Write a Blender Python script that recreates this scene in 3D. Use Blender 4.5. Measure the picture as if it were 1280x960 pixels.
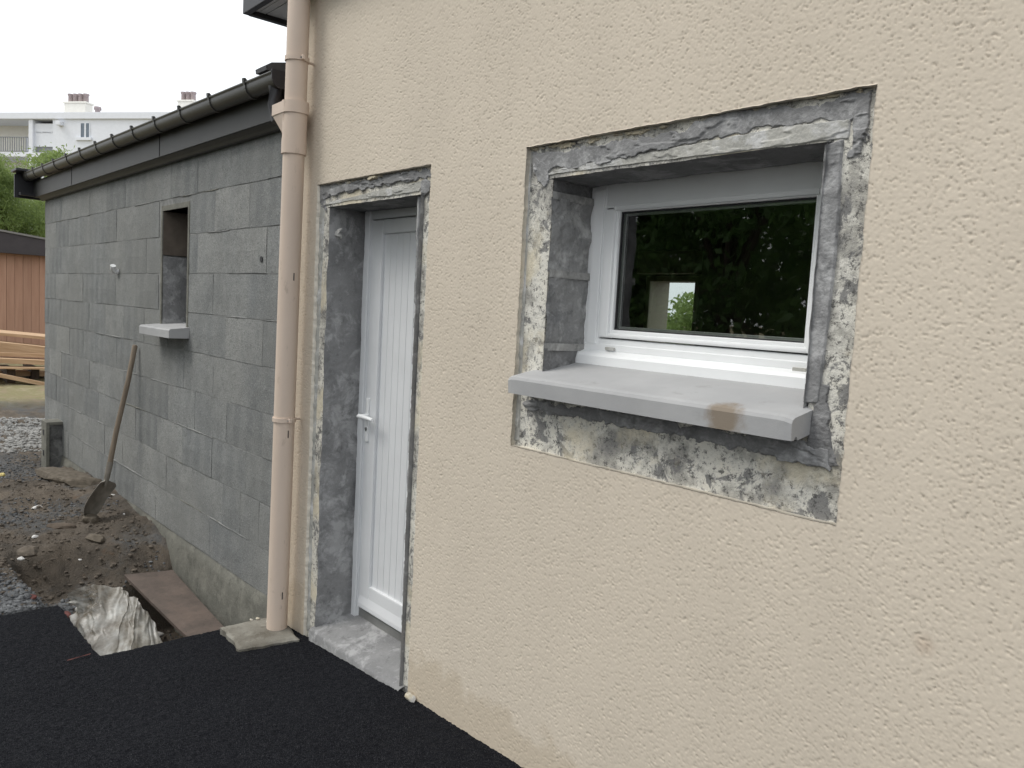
import bpy, bmesh, math, random
import numpy as np
from mathutils import Vector, Matrix

random.seed(7)
S = bpy.context.scene
for o in list(bpy.data.objects):
    bpy.data.objects.remove(o, do_unlink=True)
COL = S.collection

# ------------------------------------------------------------------ camera, sky, sun, exposure
CAM = Vector((0.0, -1.77, 1.60))
FPX = 990.0                                   # focal length in pixels of a 1280 px wide picture
CR = Vector((0.65302853, 0.75535998, 0.05463549))
CU = Vector((-0.10361255, 0.017646, 0.99446119))
CF = Vector((-0.75021209, 0.65507245, -0.08978811))
cam_d = bpy.data.cameras.new('camera')
cam_d.sensor_fit = 'HORIZONTAL'; cam_d.sensor_width = 36.0; cam_d.lens = FPX / 1280 * 36
cam_d.clip_start = 0.02; cam_d.clip_end = 1500
cam = bpy.data.objects.new('camera', cam_d); COL.objects.link(cam)
m3 = Matrix((CR, CU, -CF)).transposed()
cam.matrix_world = Matrix.Translation(CAM) @ m3.to_4x4()
S.camera = cam

SUN_EL, SUN_AZ = math.radians(52), math.radians(215)    # azimuth measured from +Y towards +X
world = bpy.data.worlds.new('World'); S.world = world; world.use_nodes = True
wn = world.node_tree.nodes; wl = world.node_tree.links; wn.clear()
w_out = wn.new('ShaderNodeOutputWorld'); w_bg = wn.new('ShaderNodeBackground')
w_sky = wn.new('ShaderNodeTexSky'); w_sky.sky_type = 'NISHITA'; w_sky.sun_disc = False
w_sky.sun_elevation = SUN_EL; w_sky.sun_rotation = SUN_AZ
w_sky.air_density = 1.0; w_sky.dust_density = 4.0; w_sky.ozone_density = 1.0
w_hs = wn.new('ShaderNodeHueSaturation'); w_hs.inputs['Saturation'].default_value = 0.18
w_mix = wn.new('ShaderNodeMix'); w_mix.data_type = 'RGBA'; w_mix.inputs[0].default_value = 0.75
w_mix.inputs[7].default_value = (7.6, 7.9, 8.2, 1)      # the even light of a closed cloud deck
wl.new(w_sky.outputs[0], w_hs.inputs['Color']); wl.new(w_hs.outputs[0], w_mix.inputs[6])
wl.new(w_mix.outputs[2], w_bg.inputs['Color'])
w_bg.inputs['Strength'].default_value = 0.12
wl.new(w_bg.outputs[0], w_out.inputs['Surface'])

sun_d = bpy.data.lights.new('sun', 'SUN'); sun_d.energy = 1.0; sun_d.angle = math.radians(25)
sun_d.color = (1.0, 0.96, 0.9)
sun = bpy.data.objects.new('sun', sun_d); COL.objects.link(sun)
sd = Vector((math.sin(SUN_AZ) * math.cos(SUN_EL), math.cos(SUN_AZ) * math.cos(SUN_EL), math.sin(SUN_EL)))
sun.rotation_euler = sd.to_track_quat('Z', 'Y').to_euler(); sun.location = (-4, -8, 14)

S.view_settings.view_transform = 'Standard'; S.view_settings.look = 'None'
S.view_settings.exposure = 0.64; S.view_settings.gamma = 1.0
S.view_settings.use_curve_mapping = False
S.cycles.transparent_max_bounces = 16

# ------------------------------------------------------------------ pixel -> place helpers
def ray(px, py):
    return CR * ((px - 640) / FPX) + CU * ((480 - py) / FPX) + CF
def at(px, py, Y=0.0):                     # on a plane parallel to the rendered wall
    d = ray(px, py); return CAM + d * ((Y - CAM.y) / d.y)
def atx(px, py, X):
    d = ray(px, py); return CAM + d * ((X - CAM.x) / d.x)
def gr(px, py, z):
    d = ray(px, py); return CAM + d * ((z - CAM.z) / d.z)
ANX_O = Vector((-3.88, 0.03, 0.0)); ANX_A = 0.0157
ANX_M = Matrix.Translation(ANX_O) @ Matrix.Rotation(ANX_A, 4, 'Z')
ANX_I = ANX_M.inverted()
def atb(px, py, y=0.0):                    # in the annex's own axes, on its wall face moved by y
    c = ANX_I @ CAM; d = ANX_I.to_3x3() @ ray(px, py)
    return c + d * ((y - c.y) / d.y)

# ------------------------------------------------------------------ numpy noise
def _h(ix, iy, s):
    n = (ix.astype(np.int64) * 374761393 + iy.astype(np.int64) * 668265263 + s * 974634777) & 0xffffffff
    n = ((n ^ (n >> 13)) * 1274126177) & 0xffffffff
    return ((n ^ (n >> 16)) & 0xffff) / 65535.0
def vn(x, y, s=0):
    x = np.asarray(x, float); y = np.asarray(y, float)
    ix = np.floor(x); iy = np.floor(y); fx = x - ix; fy = y - iy
    fx = fx * fx * (3 - 2 * fx); fy = fy * fy * (3 - 2 * fy)
    a = _h(ix, iy, s); b = _h(ix + 1, iy, s); c = _h(ix, iy + 1, s); d = _h(ix + 1, iy + 1, s)
    return (a * (1 - fx) + b * fx) * (1 - fy) + (c * (1 - fx) + d * fx) * fy
def fbm(x, y, s=0, o=4):
    t = 0; a = 0.5
    for i in range(o):
        t = t + a * vn(x, y, s + i * 17); x = x * 2.03 + 5.1; y = y * 2.03 + 1.7; a *= 0.5
    return t
def sst(a, b, x):
    t = np.clip((x - a) / (b - a), 0, 1); return t * t * (3 - 2 * t)

# ------------------------------------------------------------------ materials
def rgba(c): return (c[0], c[1], c[2], 1.0)
class Mat:
    def __init__(self, name, rough=0.8, color=(0.5, 0.5, 0.5), metallic=0.0, spec=0.5, bw=0.0):
        self.m = bpy.data.materials.new(name); self.m.use_nodes = True
        self.t = self.m.node_tree; self.n = self.t.nodes; self.l = self.t.links
        self.p = self.n['Principled BSDF']
        self.p.inputs['Roughness'].default_value = rough; self.p.inputs['Metallic'].default_value = metallic
        self.p.inputs['Base Color'].default_value = rgba(color)
        self.p.inputs['Specular IOR Level'].default_value = spec
        self.tc = self.n.new('ShaderNodeTexCoord'); self.co = self.tc.outputs['Object']; self.last = None
    def world(self):                        # metres in the place itself, so copies differ
        g = self.n.new('ShaderNodeNewGeometry'); self.co = g.outputs['Position']; return self
    def scaled(self, s):
        mp = self.n.new('ShaderNodeMapping'); mp.inputs['Scale'].default_value = s
        self.l.new(self.co, mp.inputs[0]); return mp.outputs[0]
    def noise(self, scale, detail=4, rough=0.55, stretch=None, dist=0.0):
        x = self.n.new('ShaderNodeTexNoise'); x.inputs['Scale'].default_value = scale
        x.inputs['Detail'].default_value = detail; x.inputs['Roughness'].default_value = rough
        x.inputs['Distortion'].default_value = dist
        self.l.new(self.scaled(stretch) if stretch else self.co, x.inputs['Vector']); return x.outputs[0]
    def voro(self, scale, feature='F1', out=0, stretch=None):
        x = self.n.new('ShaderNodeTexVoronoi'); x.feature = feature; x.inputs['Scale'].default_value = scale
        self.l.new(self.scaled(stretch) if stretch else self.co, x.inputs['Vector']); return x.outputs[out]
    def ramp(self, fac, *stops, const=False):
        r = self.n.new('ShaderNodeValToRGB'); e = r.color_ramp.elements
        if const: r.color_ramp.interpolation = 'CONSTANT'
        while len(e) < len(stops): e.new(0.5)
        for i, (p, c) in enumerate(stops):
            e[i].position = p; e[i].color = rgba(c) if hasattr(c, '__len__') else (c, c, c, 1)
        self.l.new(fac, r.inputs[0]); return r.outputs[0]
    def mix(self, fac, a, b, mode='MIX'):
        x = self.n.new('ShaderNodeMix'); x.data_type = 'RGBA'; x.blend_type = mode
        for s, v in ((0, fac), (6, a), (7, b)):
            if hasattr(v, 'is_linked'): self.l.new(v, x.inputs[s])
            elif s == 0: x.inputs[0].default_value = v
            else: x.inputs[s].default_value = rgba(v)
        return x.outputs[2]
    def rand(self):
        return self.n.new('ShaderNodeObjectInfo').outputs['Random']
    def color(self, c):
        self.l.new(c, self.p.inputs['Base Color']); return self
    def rough(self, c): self.l.new(c, self.p.inputs['Roughness']); return self
    def bump(self, h, strength=0.5, dist=0.005):
        b = self.n.new('ShaderNodeBump'); b.inputs['Strength'].default_value = strength
        b.inputs['Distance'].default_value = dist; self.l.new(h, b.inputs['Height'])
        if self.last: self.l.new(self.last, b.inputs['Normal'])
        self.l.new(b.outputs[0], self.p.inputs['Normal']); self.last = b.outputs[0]; return self

def mk_render():
    a = Mat('beige_scraped_render', 0.95, spec=0.2).world()
    c = a.ramp(a.noise(1.1, 5), (0.3, (0.56, 0.494, 0.405)), (0.7, (0.625, 0.553, 0.456)))
    c = a.mix(a.ramp(a.noise(140, 1), (0.35, 0.0), (0.7, 0.5)), c, (0.66, 0.585, 0.48))
    d = a.n.new('ShaderNodeVectorMath'); d.operation = 'DISTANCE'; d.inputs[1].default_value = at(1155, 806); a.l.new(a.co, d.inputs[0])   # one brown smudge
    sm = a.n.new('ShaderNodeMath'); sm.operation = 'MULTIPLY_ADD'; sm.inputs[1].default_value = .03; a.l.new(a.noise(40, 4), sm.inputs[0]); a.l.new(d.outputs['Value'], sm.inputs[2])
    c = a.mix(a.ramp(sm.outputs[0], (0.015, 0.5), (0.045, 0.0)), c, (0.40, 0.29, 0.21))
    c = a.mix(a.ramp(a.noise(1.9, 5, 0.65, stretch=(1.7, 1, 0.45)), (0.46, 0.0), (0.72, 0.20)), c, (0.45, 0.395, 0.325))
    sp = a.n.new('ShaderNodeSeparateXYZ'); a.l.new(a.co, sp.inputs[0])          # mud splashed up from the drive
    ad = a.n.new('ShaderNodeMath'); ad.operation = 'MULTIPLY_ADD'; ad.inputs[1].default_value = -0.35
    a.l.new(a.noise(7, 6, 0.7), ad.inputs[0]); a.l.new(sp.outputs[2], ad.inputs[2])
    c = a.mix(a.ramp(ad.outputs[0], (0.0, 0.35), (0.05, 0.0)), c, (0.42, 0.34, 0.235))
    a.color(c)
    a.bump(a.noise(210, 1, 0.5), 0.12, 0.0010)
    return a.m
def mk_block():
    a = Mat('grey_concrete_block', 0.95, spec=0.2)
    r = a.rand()
    dn = a.noise(5.0, 3, 0.6); sx = a.n.new('ShaderNodeSeparateXYZ'); a.l.new(a.co, sx.inputs[0])
    m1 = a.n.new('ShaderNodeMath'); m1.operation = 'MULTIPLY_ADD'; m1.inputs[1].default_value = 2 * math.pi / .167
    m2 = a.n.new('ShaderNodeMath'); m2.operation = 'MULTIPLY_ADD'; m2.inputs[1].default_value = 3.6; a.l.new(dn, m2.inputs[0])
    m3 = a.n.new('ShaderNodeMath'); m3.operation = 'MULTIPLY'; m3.inputs[1].default_value = 6.0; a.l.new(r, m3.inputs[0]); a.l.new(m3.outputs[0], m2.inputs[2])
    a.l.new(sx.outputs[0], m1.inputs[0]); a.l.new(m2.outputs[0], m1.inputs[2])
    m4 = a.n.new('ShaderNodeMath'); m4.operation = 'SINE'; a.l.new(m1.outputs[0], m4.inputs[0])
    m5 = a.n.new('ShaderNodeMath'); m5.operation = 'MULTIPLY_ADD'; m5.inputs[1].default_value = .5; m5.inputs[2].default_value = .5; a.l.new(m4.outputs[0], m5.inputs[0])
    band = m5.outputs[0]
    base = a.ramp(r, (0.0, (0.165, 0.175, 0.180)), (0.35, (0.215, 0.225, 0.228)), (0.7, (0.275, 0.281, 0.276)), (1.0, (0.345, 0.346, 0.332)))
    a.world()
    tint = a.noise(0.9, 4, 0.6)
    c = a.mix(a.ramp(band, (0.25, 0.0), (0.8, 0.45)), base, (0.31, 0.32, 0.31))
    c = a.mix(a.ramp(a.noise(2.1, 5, 0.65), (0.45, 0.0), (0.62, 0.6)), c, (0.165, 0.174, 0.178))
    c = a.mix(a.ramp(a.noise(8, 5, 0.7), (0.5, 0.0), (0.68, 0.4)), c, (0.33, 0.335, 0.32))
    c = a.mix(a.ramp(a.noise(75, 3, 0.7), (0.54, 0.0), (0.64, 0.6)), c, (0.10, 0.104, 0.105))
    c = a.mix(a.ramp(a.noise(95, 3, 0.7), (0.56, 0.0), (0.66, 0.6)), c, (0.42, 0.42, 0.40))
    c = a.mix(a.ramp(a.noise(26, 4, 0.7), (0.5, 0.0), (0.7, 0.45)), c, (0.15, 0.155, 0.155))
    c = a.mix(a.ramp(tint, (0.35, 0.0), (0.65, 0.5)), c, (0.238, 0.236, 0.218))
    c = a.mix(a.ramp(a.noise(210, 2, 0.7), (0.36, 0.7), (0.50, 0.0)), c, (0.11, 0.113, 0.112))
    c = a.mix(a.ramp(a.noise(260, 2, 0.7), (0.58, 0.0), (0.72, 0.6)), c, (0.36, 0.36, 0.34))
    a.color(c)
    a.bump(a.noise(120, 4, 0.7), 0.7, 0.004); a.bump(a.voro(230), 0.4, 0.002)
    return a.m
def mk_mortar(name, lo, hi, grain=150, bump=0.6, light=1.6):
    a = Mat(name, 0.93, spec=0.25).world()
    c = a.ramp(a.noise(5.5, 6, 0.65), (0.3, lo), (0.7, hi))
    c = a.mix(a.ramp(a.noise(9, 5, 0.7, dist=.4), (0.50, 0.0), (0.62, 0.7)), c, tuple(min(.6, x * light) for x in hi))
    c = a.mix(a.ramp(a.noise(grain, 3), (0.55, 0.0), (0.75, 0.4)), c, tuple(x * 1.35 for x in hi))
    c = a.mix(a.ramp(a.noise(16, 5, 0.7), (0.56, 0.0), (0.68, 0.55)), c, tuple(x * 0.6 for x in lo))
    a.color(c); a.bump(a.noise(38, 5, 0.65), bump, 0.008); a.bump(a.noise(grain, 3), 0.4, 0.002)
    return a.m
def mk_oldplaster():
    a = Mat('worn_old_plaster_on_block', 0.95, spec=0.2).world()
    c = a.ramp(a.noise(7, 6, 0.7), (0.32, (0.24, 0.236, 0.225)), (0.44, (0.42, 0.405, 0.365)), (0.51, (0.66, 0.64, 0.58)), (0.75, (0.74, 0.70, 0.60)))
    c = a.mix(a.ramp(a.noise(13, 7, 0.75, dist=0.5), (0.535, 0.0), (0.575, 0.9)), c, (0.19, 0.188, 0.185))
    c = a.mix(a.ramp(a.noise(46, 6, 0.85), (0.535, 0.0), (0.575, 0.85)), c, (0.08, 0.078, 0.075))
    c = a.mix(a.ramp(a.noise(3.0, 5, 0.6), (0.52, 0.0), (0.60, 0.75)), c, (0.66, 0.595, 0.455))
    a.color(c); a.bump(a.noise(13, 7, 0.75, dist=0.5), 0.6, -0.010); a.bump(a.noise(90, 4, 0.7), 0.6, 0.004)
    return a.m
def mk_flat(name, col, rough, var=0.12, spec=0.5, scale=6, bump=0.0, metallic=0.0):
    a = Mat(name, rough, col, metallic, spec).world()
    c = a.ramp(a.noise(scale, 5, 0.6), (0.3, tuple(x * (1 - var) for x in col)), (0.7, tuple(min(1, x * (1 + var)) for x in col)))
    a.color(c)
    if bump: a.bump(a.noise(90, 4), bump, 0.002)
    return a.m
def mk_asphalt():
    a = Mat('fresh_black_asphalt', 0.62, spec=0.08).world()
    c = a.ramp(a.noise(1.6, 4), (0.3, (0.0038, 0.0042, 0.0062)), (0.7, (0.0060, 0.0066, 0.0090)))
    c = a.mix(a.ramp(a.voro(150, out=0), (0.0, 0.95), (0.30, 0.0)), c, (0.026, 0.027, 0.031))
    c = a.mix(a.ramp(a.noise(330, 1), (0.60, 0.0), (0.68, 0.8)), c, (0.075, 0.077, 0.083))
    c = a.mix(a.ramp(a.noise(2.3, 6, 0.7), (0.60, 0.0), (0.75, 0.2)), c, (0.02, 0.021, 0.023))
    a.color(c)
    a.rough(a.ramp(a.noise(60, 3), (0.3, 0.65), (0.7, 0.95)))
    a.bump(a.voro(210), 0.7, -0.0035); a.bump(a.noise(420, 2), 0.6, 0.002)
    return a.m
def mk_dirt():
    a = Mat('damp_brown_earth', 0.95, spec=0.25).world()
    c = a.ramp(a.noise(2.4, 7, 0.65), (0.32, (0.072, 0.063, 0.053)), (0.5, (0.122, 0.101, 0.080)), (0.68, (0.175, 0.143, 0.11)))
    c = a.mix(a.ramp(a.noise(1.3, 6, 0.7), (0.50, 0.0), (0.60, 0.85)), c, (0.105, 0.106, 0.106))
    c = a.mix(a.ramp(a.noise(4.2, 5, 0.7), (0.62, 0.0), (0.70, 0.6)), c, (0.13, 0.085, 0.055))
    c = a.mix(a.ramp(a.noise(70, 3, 0.7), (0.6, 0.0), (0.7, 0.5)), c, (0.17, 0.155, 0.13))
    # grass takes over beyond the bank
    sp = a.n.new('ShaderNodeSeparateXYZ'); a.l.new(a.co, sp.inputs[0])
    mr = a.n.new('ShaderNodeMapRange'); mr.inputs[1].default_value = -12.3; mr.inputs[2].default_value = -13.0
    a.l.new(sp.outputs[0], mr.inputs[0])
    gcol = a.ramp(a.noise(3.0, 6, 0.7), (0.35, (0.27, 0.21, 0.14)), (0.52, (0.22, 0.20, 0.10)), (0.7, (0.36, 0.30, 0.21)))
    c = a.mix(mr.outputs[0], c, gcol)
    a.color(c); a.bump(a.noise(40, 6, 0.7), 0.8, 0.02); a.bump(a.noise(160, 3), 0.5, 0.004)
    return a.m
def mk_stone(name, lo, hi, rough=0.9):
    a = Mat(name, rough, spec=0.3).world()
    a.color(a.ramp(a.noise(26, 2, 0.5), (0.3, lo), (0.7, hi))); a.bump(a.noise(90, 3), 0.4, 0.003); return a.m
def mk_wood(name, lo, hi, axis=(1, 1, 1)):
    a = Mat(name, 0.75, spec=0.3)
    r = a.rand()
    c = a.ramp(a.noise(4, 5, 0.6, stretch=axis), (0.3, lo), (0.7, hi))
    c = a.mix(a.ramp(r, (0, 0.0), (1, 0.35)), c, tuple(x * 0.7 for x in lo))
    a.color(c); a.bump(a.noise(9, 4, stretch=axis), 0.3, 0.003); return a.m
def mk_leaf(name, lo, hi):
    a = Mat(name, 0.5, spec=0.4).world()
    a.color(a.ramp(a.noise(7, 3), (0.3, lo), (0.7, hi)))
    t = a.n.new('ShaderNodeBsdfTranslucent'); t.inputs[0].default_value = rgba(tuple(x * 1.2 for x in hi))
    mx = a.n.new('ShaderNodeMixShader'); mx.inputs[0].default_value = 0.45
    a.l.new(a.p.outputs[0], mx.inputs[1]); a.l.new(t.outputs[0], mx.inputs[2])
    a.l.new(mx.outputs[0], a.n['Material Output'].inputs['Surface']); return a.m
def mk_glass(name, tint=(0.86, 0.90, 0.88), refl=0.16):
    m = bpy.data.materials.new(name); m.use_nodes = True; n = m.node_tree.nodes; l = m.node_tree.links
    n.remove(n['Principled BSDF'])
    tr = n.new('ShaderNodeBsdfTransparent'); tr.inputs[0].default_value = rgba(tint)
    gl = n.new('ShaderNodeBsdfGlossy'); gl.inputs['Roughness'].default_value = 0.015
    lw_ = n.new('ShaderNodeLayerWeight'); lw_.inputs[0].default_value = 0.5     # same from both sides of the sheet
    pw = n.new('ShaderNodeMath'); pw.operation = 'POWER'; pw.inputs[1].default_value = 5.0; l.new(lw_.outputs['Facing'], pw.inputs[0])
    ma = n.new('ShaderNodeMath'); ma.operation = 'MULTIPLY_ADD'; ma.inputs[1].default_value = 1 - refl; ma.inputs[2].default_value = refl; l.new(pw.outputs[0], ma.inputs[0])
    mx = n.new('ShaderNodeMixShader'); l.new(ma.outputs[0], mx.inputs[0])
    l.new(tr.outputs[0], mx.inputs[1]); l.new(gl.outputs[0], mx.inputs[2])
    l.new(mx.outputs[0], n['Material Output'].inputs['Surface']); return m
def mk_sheet():
    a = Mat('dirty_clear_plastic_sheet', 0.32, spec=0.6).world()
    a.color(a.ramp(a.noise(9, 5, 0.65), (0.35, (0.17, 0.145, 0.11)), (0.5, (0.34, 0.32, 0.28)), (0.65, (0.52, 0.515, 0.48))))
    t = a.n.new('ShaderNodeBsdfTransparent'); t.inputs[0].default_value = (0.9, 0.88, 0.84, 1)
    mx = a.n.new('ShaderNodeMixShader')
    a.l.new(a.ramp(a.noise(6, 4), (0.35, 0.50), (0.7, 0.15)), mx.inputs[0])
    a.l.new(a.p.outputs[0], mx.inputs[1]); a.l.new(t.outputs[0], mx.inputs[2])
    a.l.new(mx.outputs[0], a.n['Material Output'].inputs['Surface'])
    a.bump(a.noise(60, 4, 0.6), 0.3, 0.004); return a.m
def mk_rust():
    a = Mat('rusty_steel_plate', 0.7, metallic=0.25, spec=0.4).world()
    c = a.ramp(a.noise(6, 7, 0.7), (0.3, (0.085, 0.068, 0.058)), (0.5, (0.130, 0.102, 0.086)), (0.7, (0.175, 0.132, 0.108)))
    c = a.mix(a.ramp(a.noise(3, 5, 0.7), (0.55, 0.0), (0.65, 0.6)), c, (0.15, 0.138, 0.125))
    c = a.mix(a.ramp(a.noise(45, 4, 0.8), (0.62, 0.0), (0.68, 0.7)), c, (0.03, 0.026, 0.024))
    a.color(c); a.bump(a.noise(70, 5), 0.4, 0.003); return a.m
def mk_pipe():
    a = Mat('beige_pvc_pipe', 0.6, spec=0.35).world()
    c = a.ramp(a.noise(2.6, 5, 0.6, stretch=(1, 1, 0.3)), (0.3, (0.585, 0.475, 0.39)), (0.7, (0.67, 0.55, 0.455)))
    c = a.mix(a.ramp(a.noise(22, 5, 0.7, stretch=(1, 1, 0.35)), (0.60, 0.0), (0.68, 0.5)), c, (0.40, 0.32, 0.25))
    a.color(c); return a.m
def mk_sill():
    a = Mat('grey_cast_concrete_sill', 0.8, spec=0.35).world()
    c = a.ramp(a.noise(3.4, 6, 0.6), (0.3, (0.335, 0.335, 0.338)), (0.7, (0.42, 0.42, 0.418)))
    c = a.mix(a.ramp(a.noise(11, 6, 0.7), (0.62, 0.0), (0.72, 0.5)), c, (0.27, 0.265, 0.255))
    # one rust-brown stain on the front edge
    d = a.n.new('ShaderNodeVectorMath'); d.operation = 'DISTANCE'
    p = at(905, 522, -0.075); d.inputs[1].default_value = p; 
    nz = a.n.new('ShaderNodeVectorMath'); nz.operation = 'SCALE'; nz.inputs[3].default_value = 1.0
    a.l.new(a.co, d.inputs[0])
    ad = a.n.new('ShaderNodeMath'); ad.operation = 'MULTIPLY_ADD'; ad.inputs[1].default_value = 0.08; 
    a.l.new(a.noise(28, 5, 0.7), ad.inputs[0]); a.l.new(d.outputs['Value'], ad.inputs[2])
    c = a.mix(a.ramp(ad.outputs[0], (0.070, 0.75), (0.105, 0.0)), c, (0.20, 0.145, 0.085))
    a.color(c); a.bump(a.noise(60, 5, 0.7), 0.25, 0.003); a.bump(a.noise(300, 2), 0.25, 0.001); return a.m

RENDER = mk_render(); BLOCK = mk_block()
MORTAR = mk_mortar('grey_mortar', (0.185, 0.185, 0.186), (0.275, 0.274, 0.273))
MORTAR_L = mk_mortar('light_grey_mortar', (0.24, 0.24, 0.235), (0.33, 0.325, 0.31))
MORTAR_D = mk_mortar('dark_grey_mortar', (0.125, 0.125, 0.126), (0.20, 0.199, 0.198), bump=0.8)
POROUS = mk_mortar('porous_bared_block', (0.17, 0.172, 0.175), (0.31, 0.308, 0.30), grain=90, bump=1.0)
JOINT = mk_mortar('block_joint_mortar', (0.15, 0.153, 0.15), (0.25, 0.25, 0.24), light=1.2)
FOOT = mk_mortar('poured_concrete_footing', (0.125, 0.125, 0.108), (0.205, 0.20, 0.172), bump=0.5, light=1.15)
LINTEL = mk_mortar('pale_lintel_concrete', (0.33, 0.325, 0.30), (0.46, 0.45, 0.41), bump=0.35)
OLD = mk_oldplaster()
CREAM = mk_mortar('cream_plaster_remnant', (0.42, 0.37, 0.27), (0.56, 0.50, 0.38), bump=0.5)
SILL = mk_sill()
CUT = mk_flat('fresh_cut_render_edge', (0.70, 0.65, 0.56), 0.9, 0.12, 0.2, 30)
PVC = mk_flat('white_pvc', (0.80, 0.81, 0.81), 0.32, 0.03)
PVC_D = mk_flat('door_white_pvc', (0.72, 0.73, 0.74), 0.38, 0.03)
GASKET = mk_flat('black_rubber_gasket', (0.02, 0.02, 0.022), 0.6)
STEEL = mk_flat('dull_steel', (0.30, 0.30, 0.29), 0.45, 0.2, metallic=0.6)
GLASS = mk_glass('window_glass')
PIPE = mk_pipe()
GUT = mk_flat('dark_grey_pvc_gutter', (0.052, 0.051, 0.046), 0.45, 0.1)
FASC = mk_flat('dark_grey_fascia_board', (0.030, 0.030, 0.029), 0.55, 0.12)
BLACK = mk_flat('near_black_trim', (0.018, 0.018, 0.022), 0.5, 0.15)
SLATE = mk_flat('dark_slate', (0.045, 0.046, 0.05), 0.6, 0.25, scale=20, bump=0.3)
SOFF = mk_flat('white_soffit_pvc', (0.80, 0.80, 0.80), 0.45, 0.04)
ASPH = mk_asphalt(); DIRT = mk_dirt()
GRAV_W = mk_stone('pale_gravel', (0.20, 0.195, 0.185), (0.40, 0.39, 0.37))
GRAV_G = mk_stone('grey_gravel', (0.050, 0.052, 0.055), (0.19, 0.195, 0.20))
CLOD = mk_stone('earth_clods', (0.075, 0.064, 0.052), (0.17, 0.14, 0.11))
ROCKM = mk_stone('muddy_rock', (0.085, 0.070, 0.052), (0.16, 0.135, 0.105))
CHALK = mk_stone('white_rubble', (0.55, 0.53, 0.50), (0.75, 0.74, 0.72))
REDP = mk_flat('red_marking_paint', (0.12, 0.035, 0.028), 0.8, 0.35, scale=60)
SLABM = mk_mortar('weathered_paving_slab', (0.125, 0.112, 0.09), (0.235, 0.225, 0.195), bump=0.4, light=1.2)
RUST = mk_rust(); SHEET = mk_sheet()
TIMBER = mk_wood('sawn_pale_timber', (0.42, 0.27, 0.155), (0.62, 0.44, 0.28), (6, 0.5, 6))
ASHW = mk_wood('grey_worn_ash_handle', (0.19, 0.15, 0.11), (0.31, 0.25, 0.19), (14, 14, 1.2))
SHEDW = mk_wood('orange_brown_stained_boards', (0.37, 0.21, 0.145), (0.46, 0.275, 0.195), (5, 5, 0.4))
SHEDR = mk_flat('dark_brown_roof_edge', (0.040, 0.033, 0.036), 0.6, 0.15)
IRON = mk_flat('worn_shovel_steel', (0.27, 0.245, 0.21), 0.6, 0.3, metallic=0.4, scale=12, bump=0.2)
BWHITE = mk_flat('pale_blue_white_facade', (0.72, 0.74, 0.79), 0.9, 0.03)
BCREAM = mk_flat('cream_loggia_wall', (0.72, 0.70, 0.64), 0.9, 0.04)
BPANE = mk_flat('far_window_glass', (0.13, 0.16, 0.20), 0.12, 0.2)
BRAIL = mk_flat('far_grey_railing', (0.20, 0.21, 0.22), 0.6)
POT = mk_flat('hazed_chimney_pot', (0.34, 0.28, 0.28), 0.85, 0.2)  # pot colour paled, far haze put into it
LEAF_B = mk_leaf('bamboo_leaf', (0.10, 0.155, 0.042), (0.23, 0.30, 0.10))
LEAF_D = mk_leaf('dark_laurel_leaf', (0.055, 0.12, 0.032), (0.13, 0.23, 0.065))
BARK = mk_flat('brown_bark', (0.075, 0.055, 0.040), 0.9, 0.3, scale=20, bump=0.5)
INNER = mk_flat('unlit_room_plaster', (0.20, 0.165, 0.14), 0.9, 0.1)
BEIGEF = mk_flat('beige_window_frame', (0.55, 0.50, 0.38), 0.5, 0.05)

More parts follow.
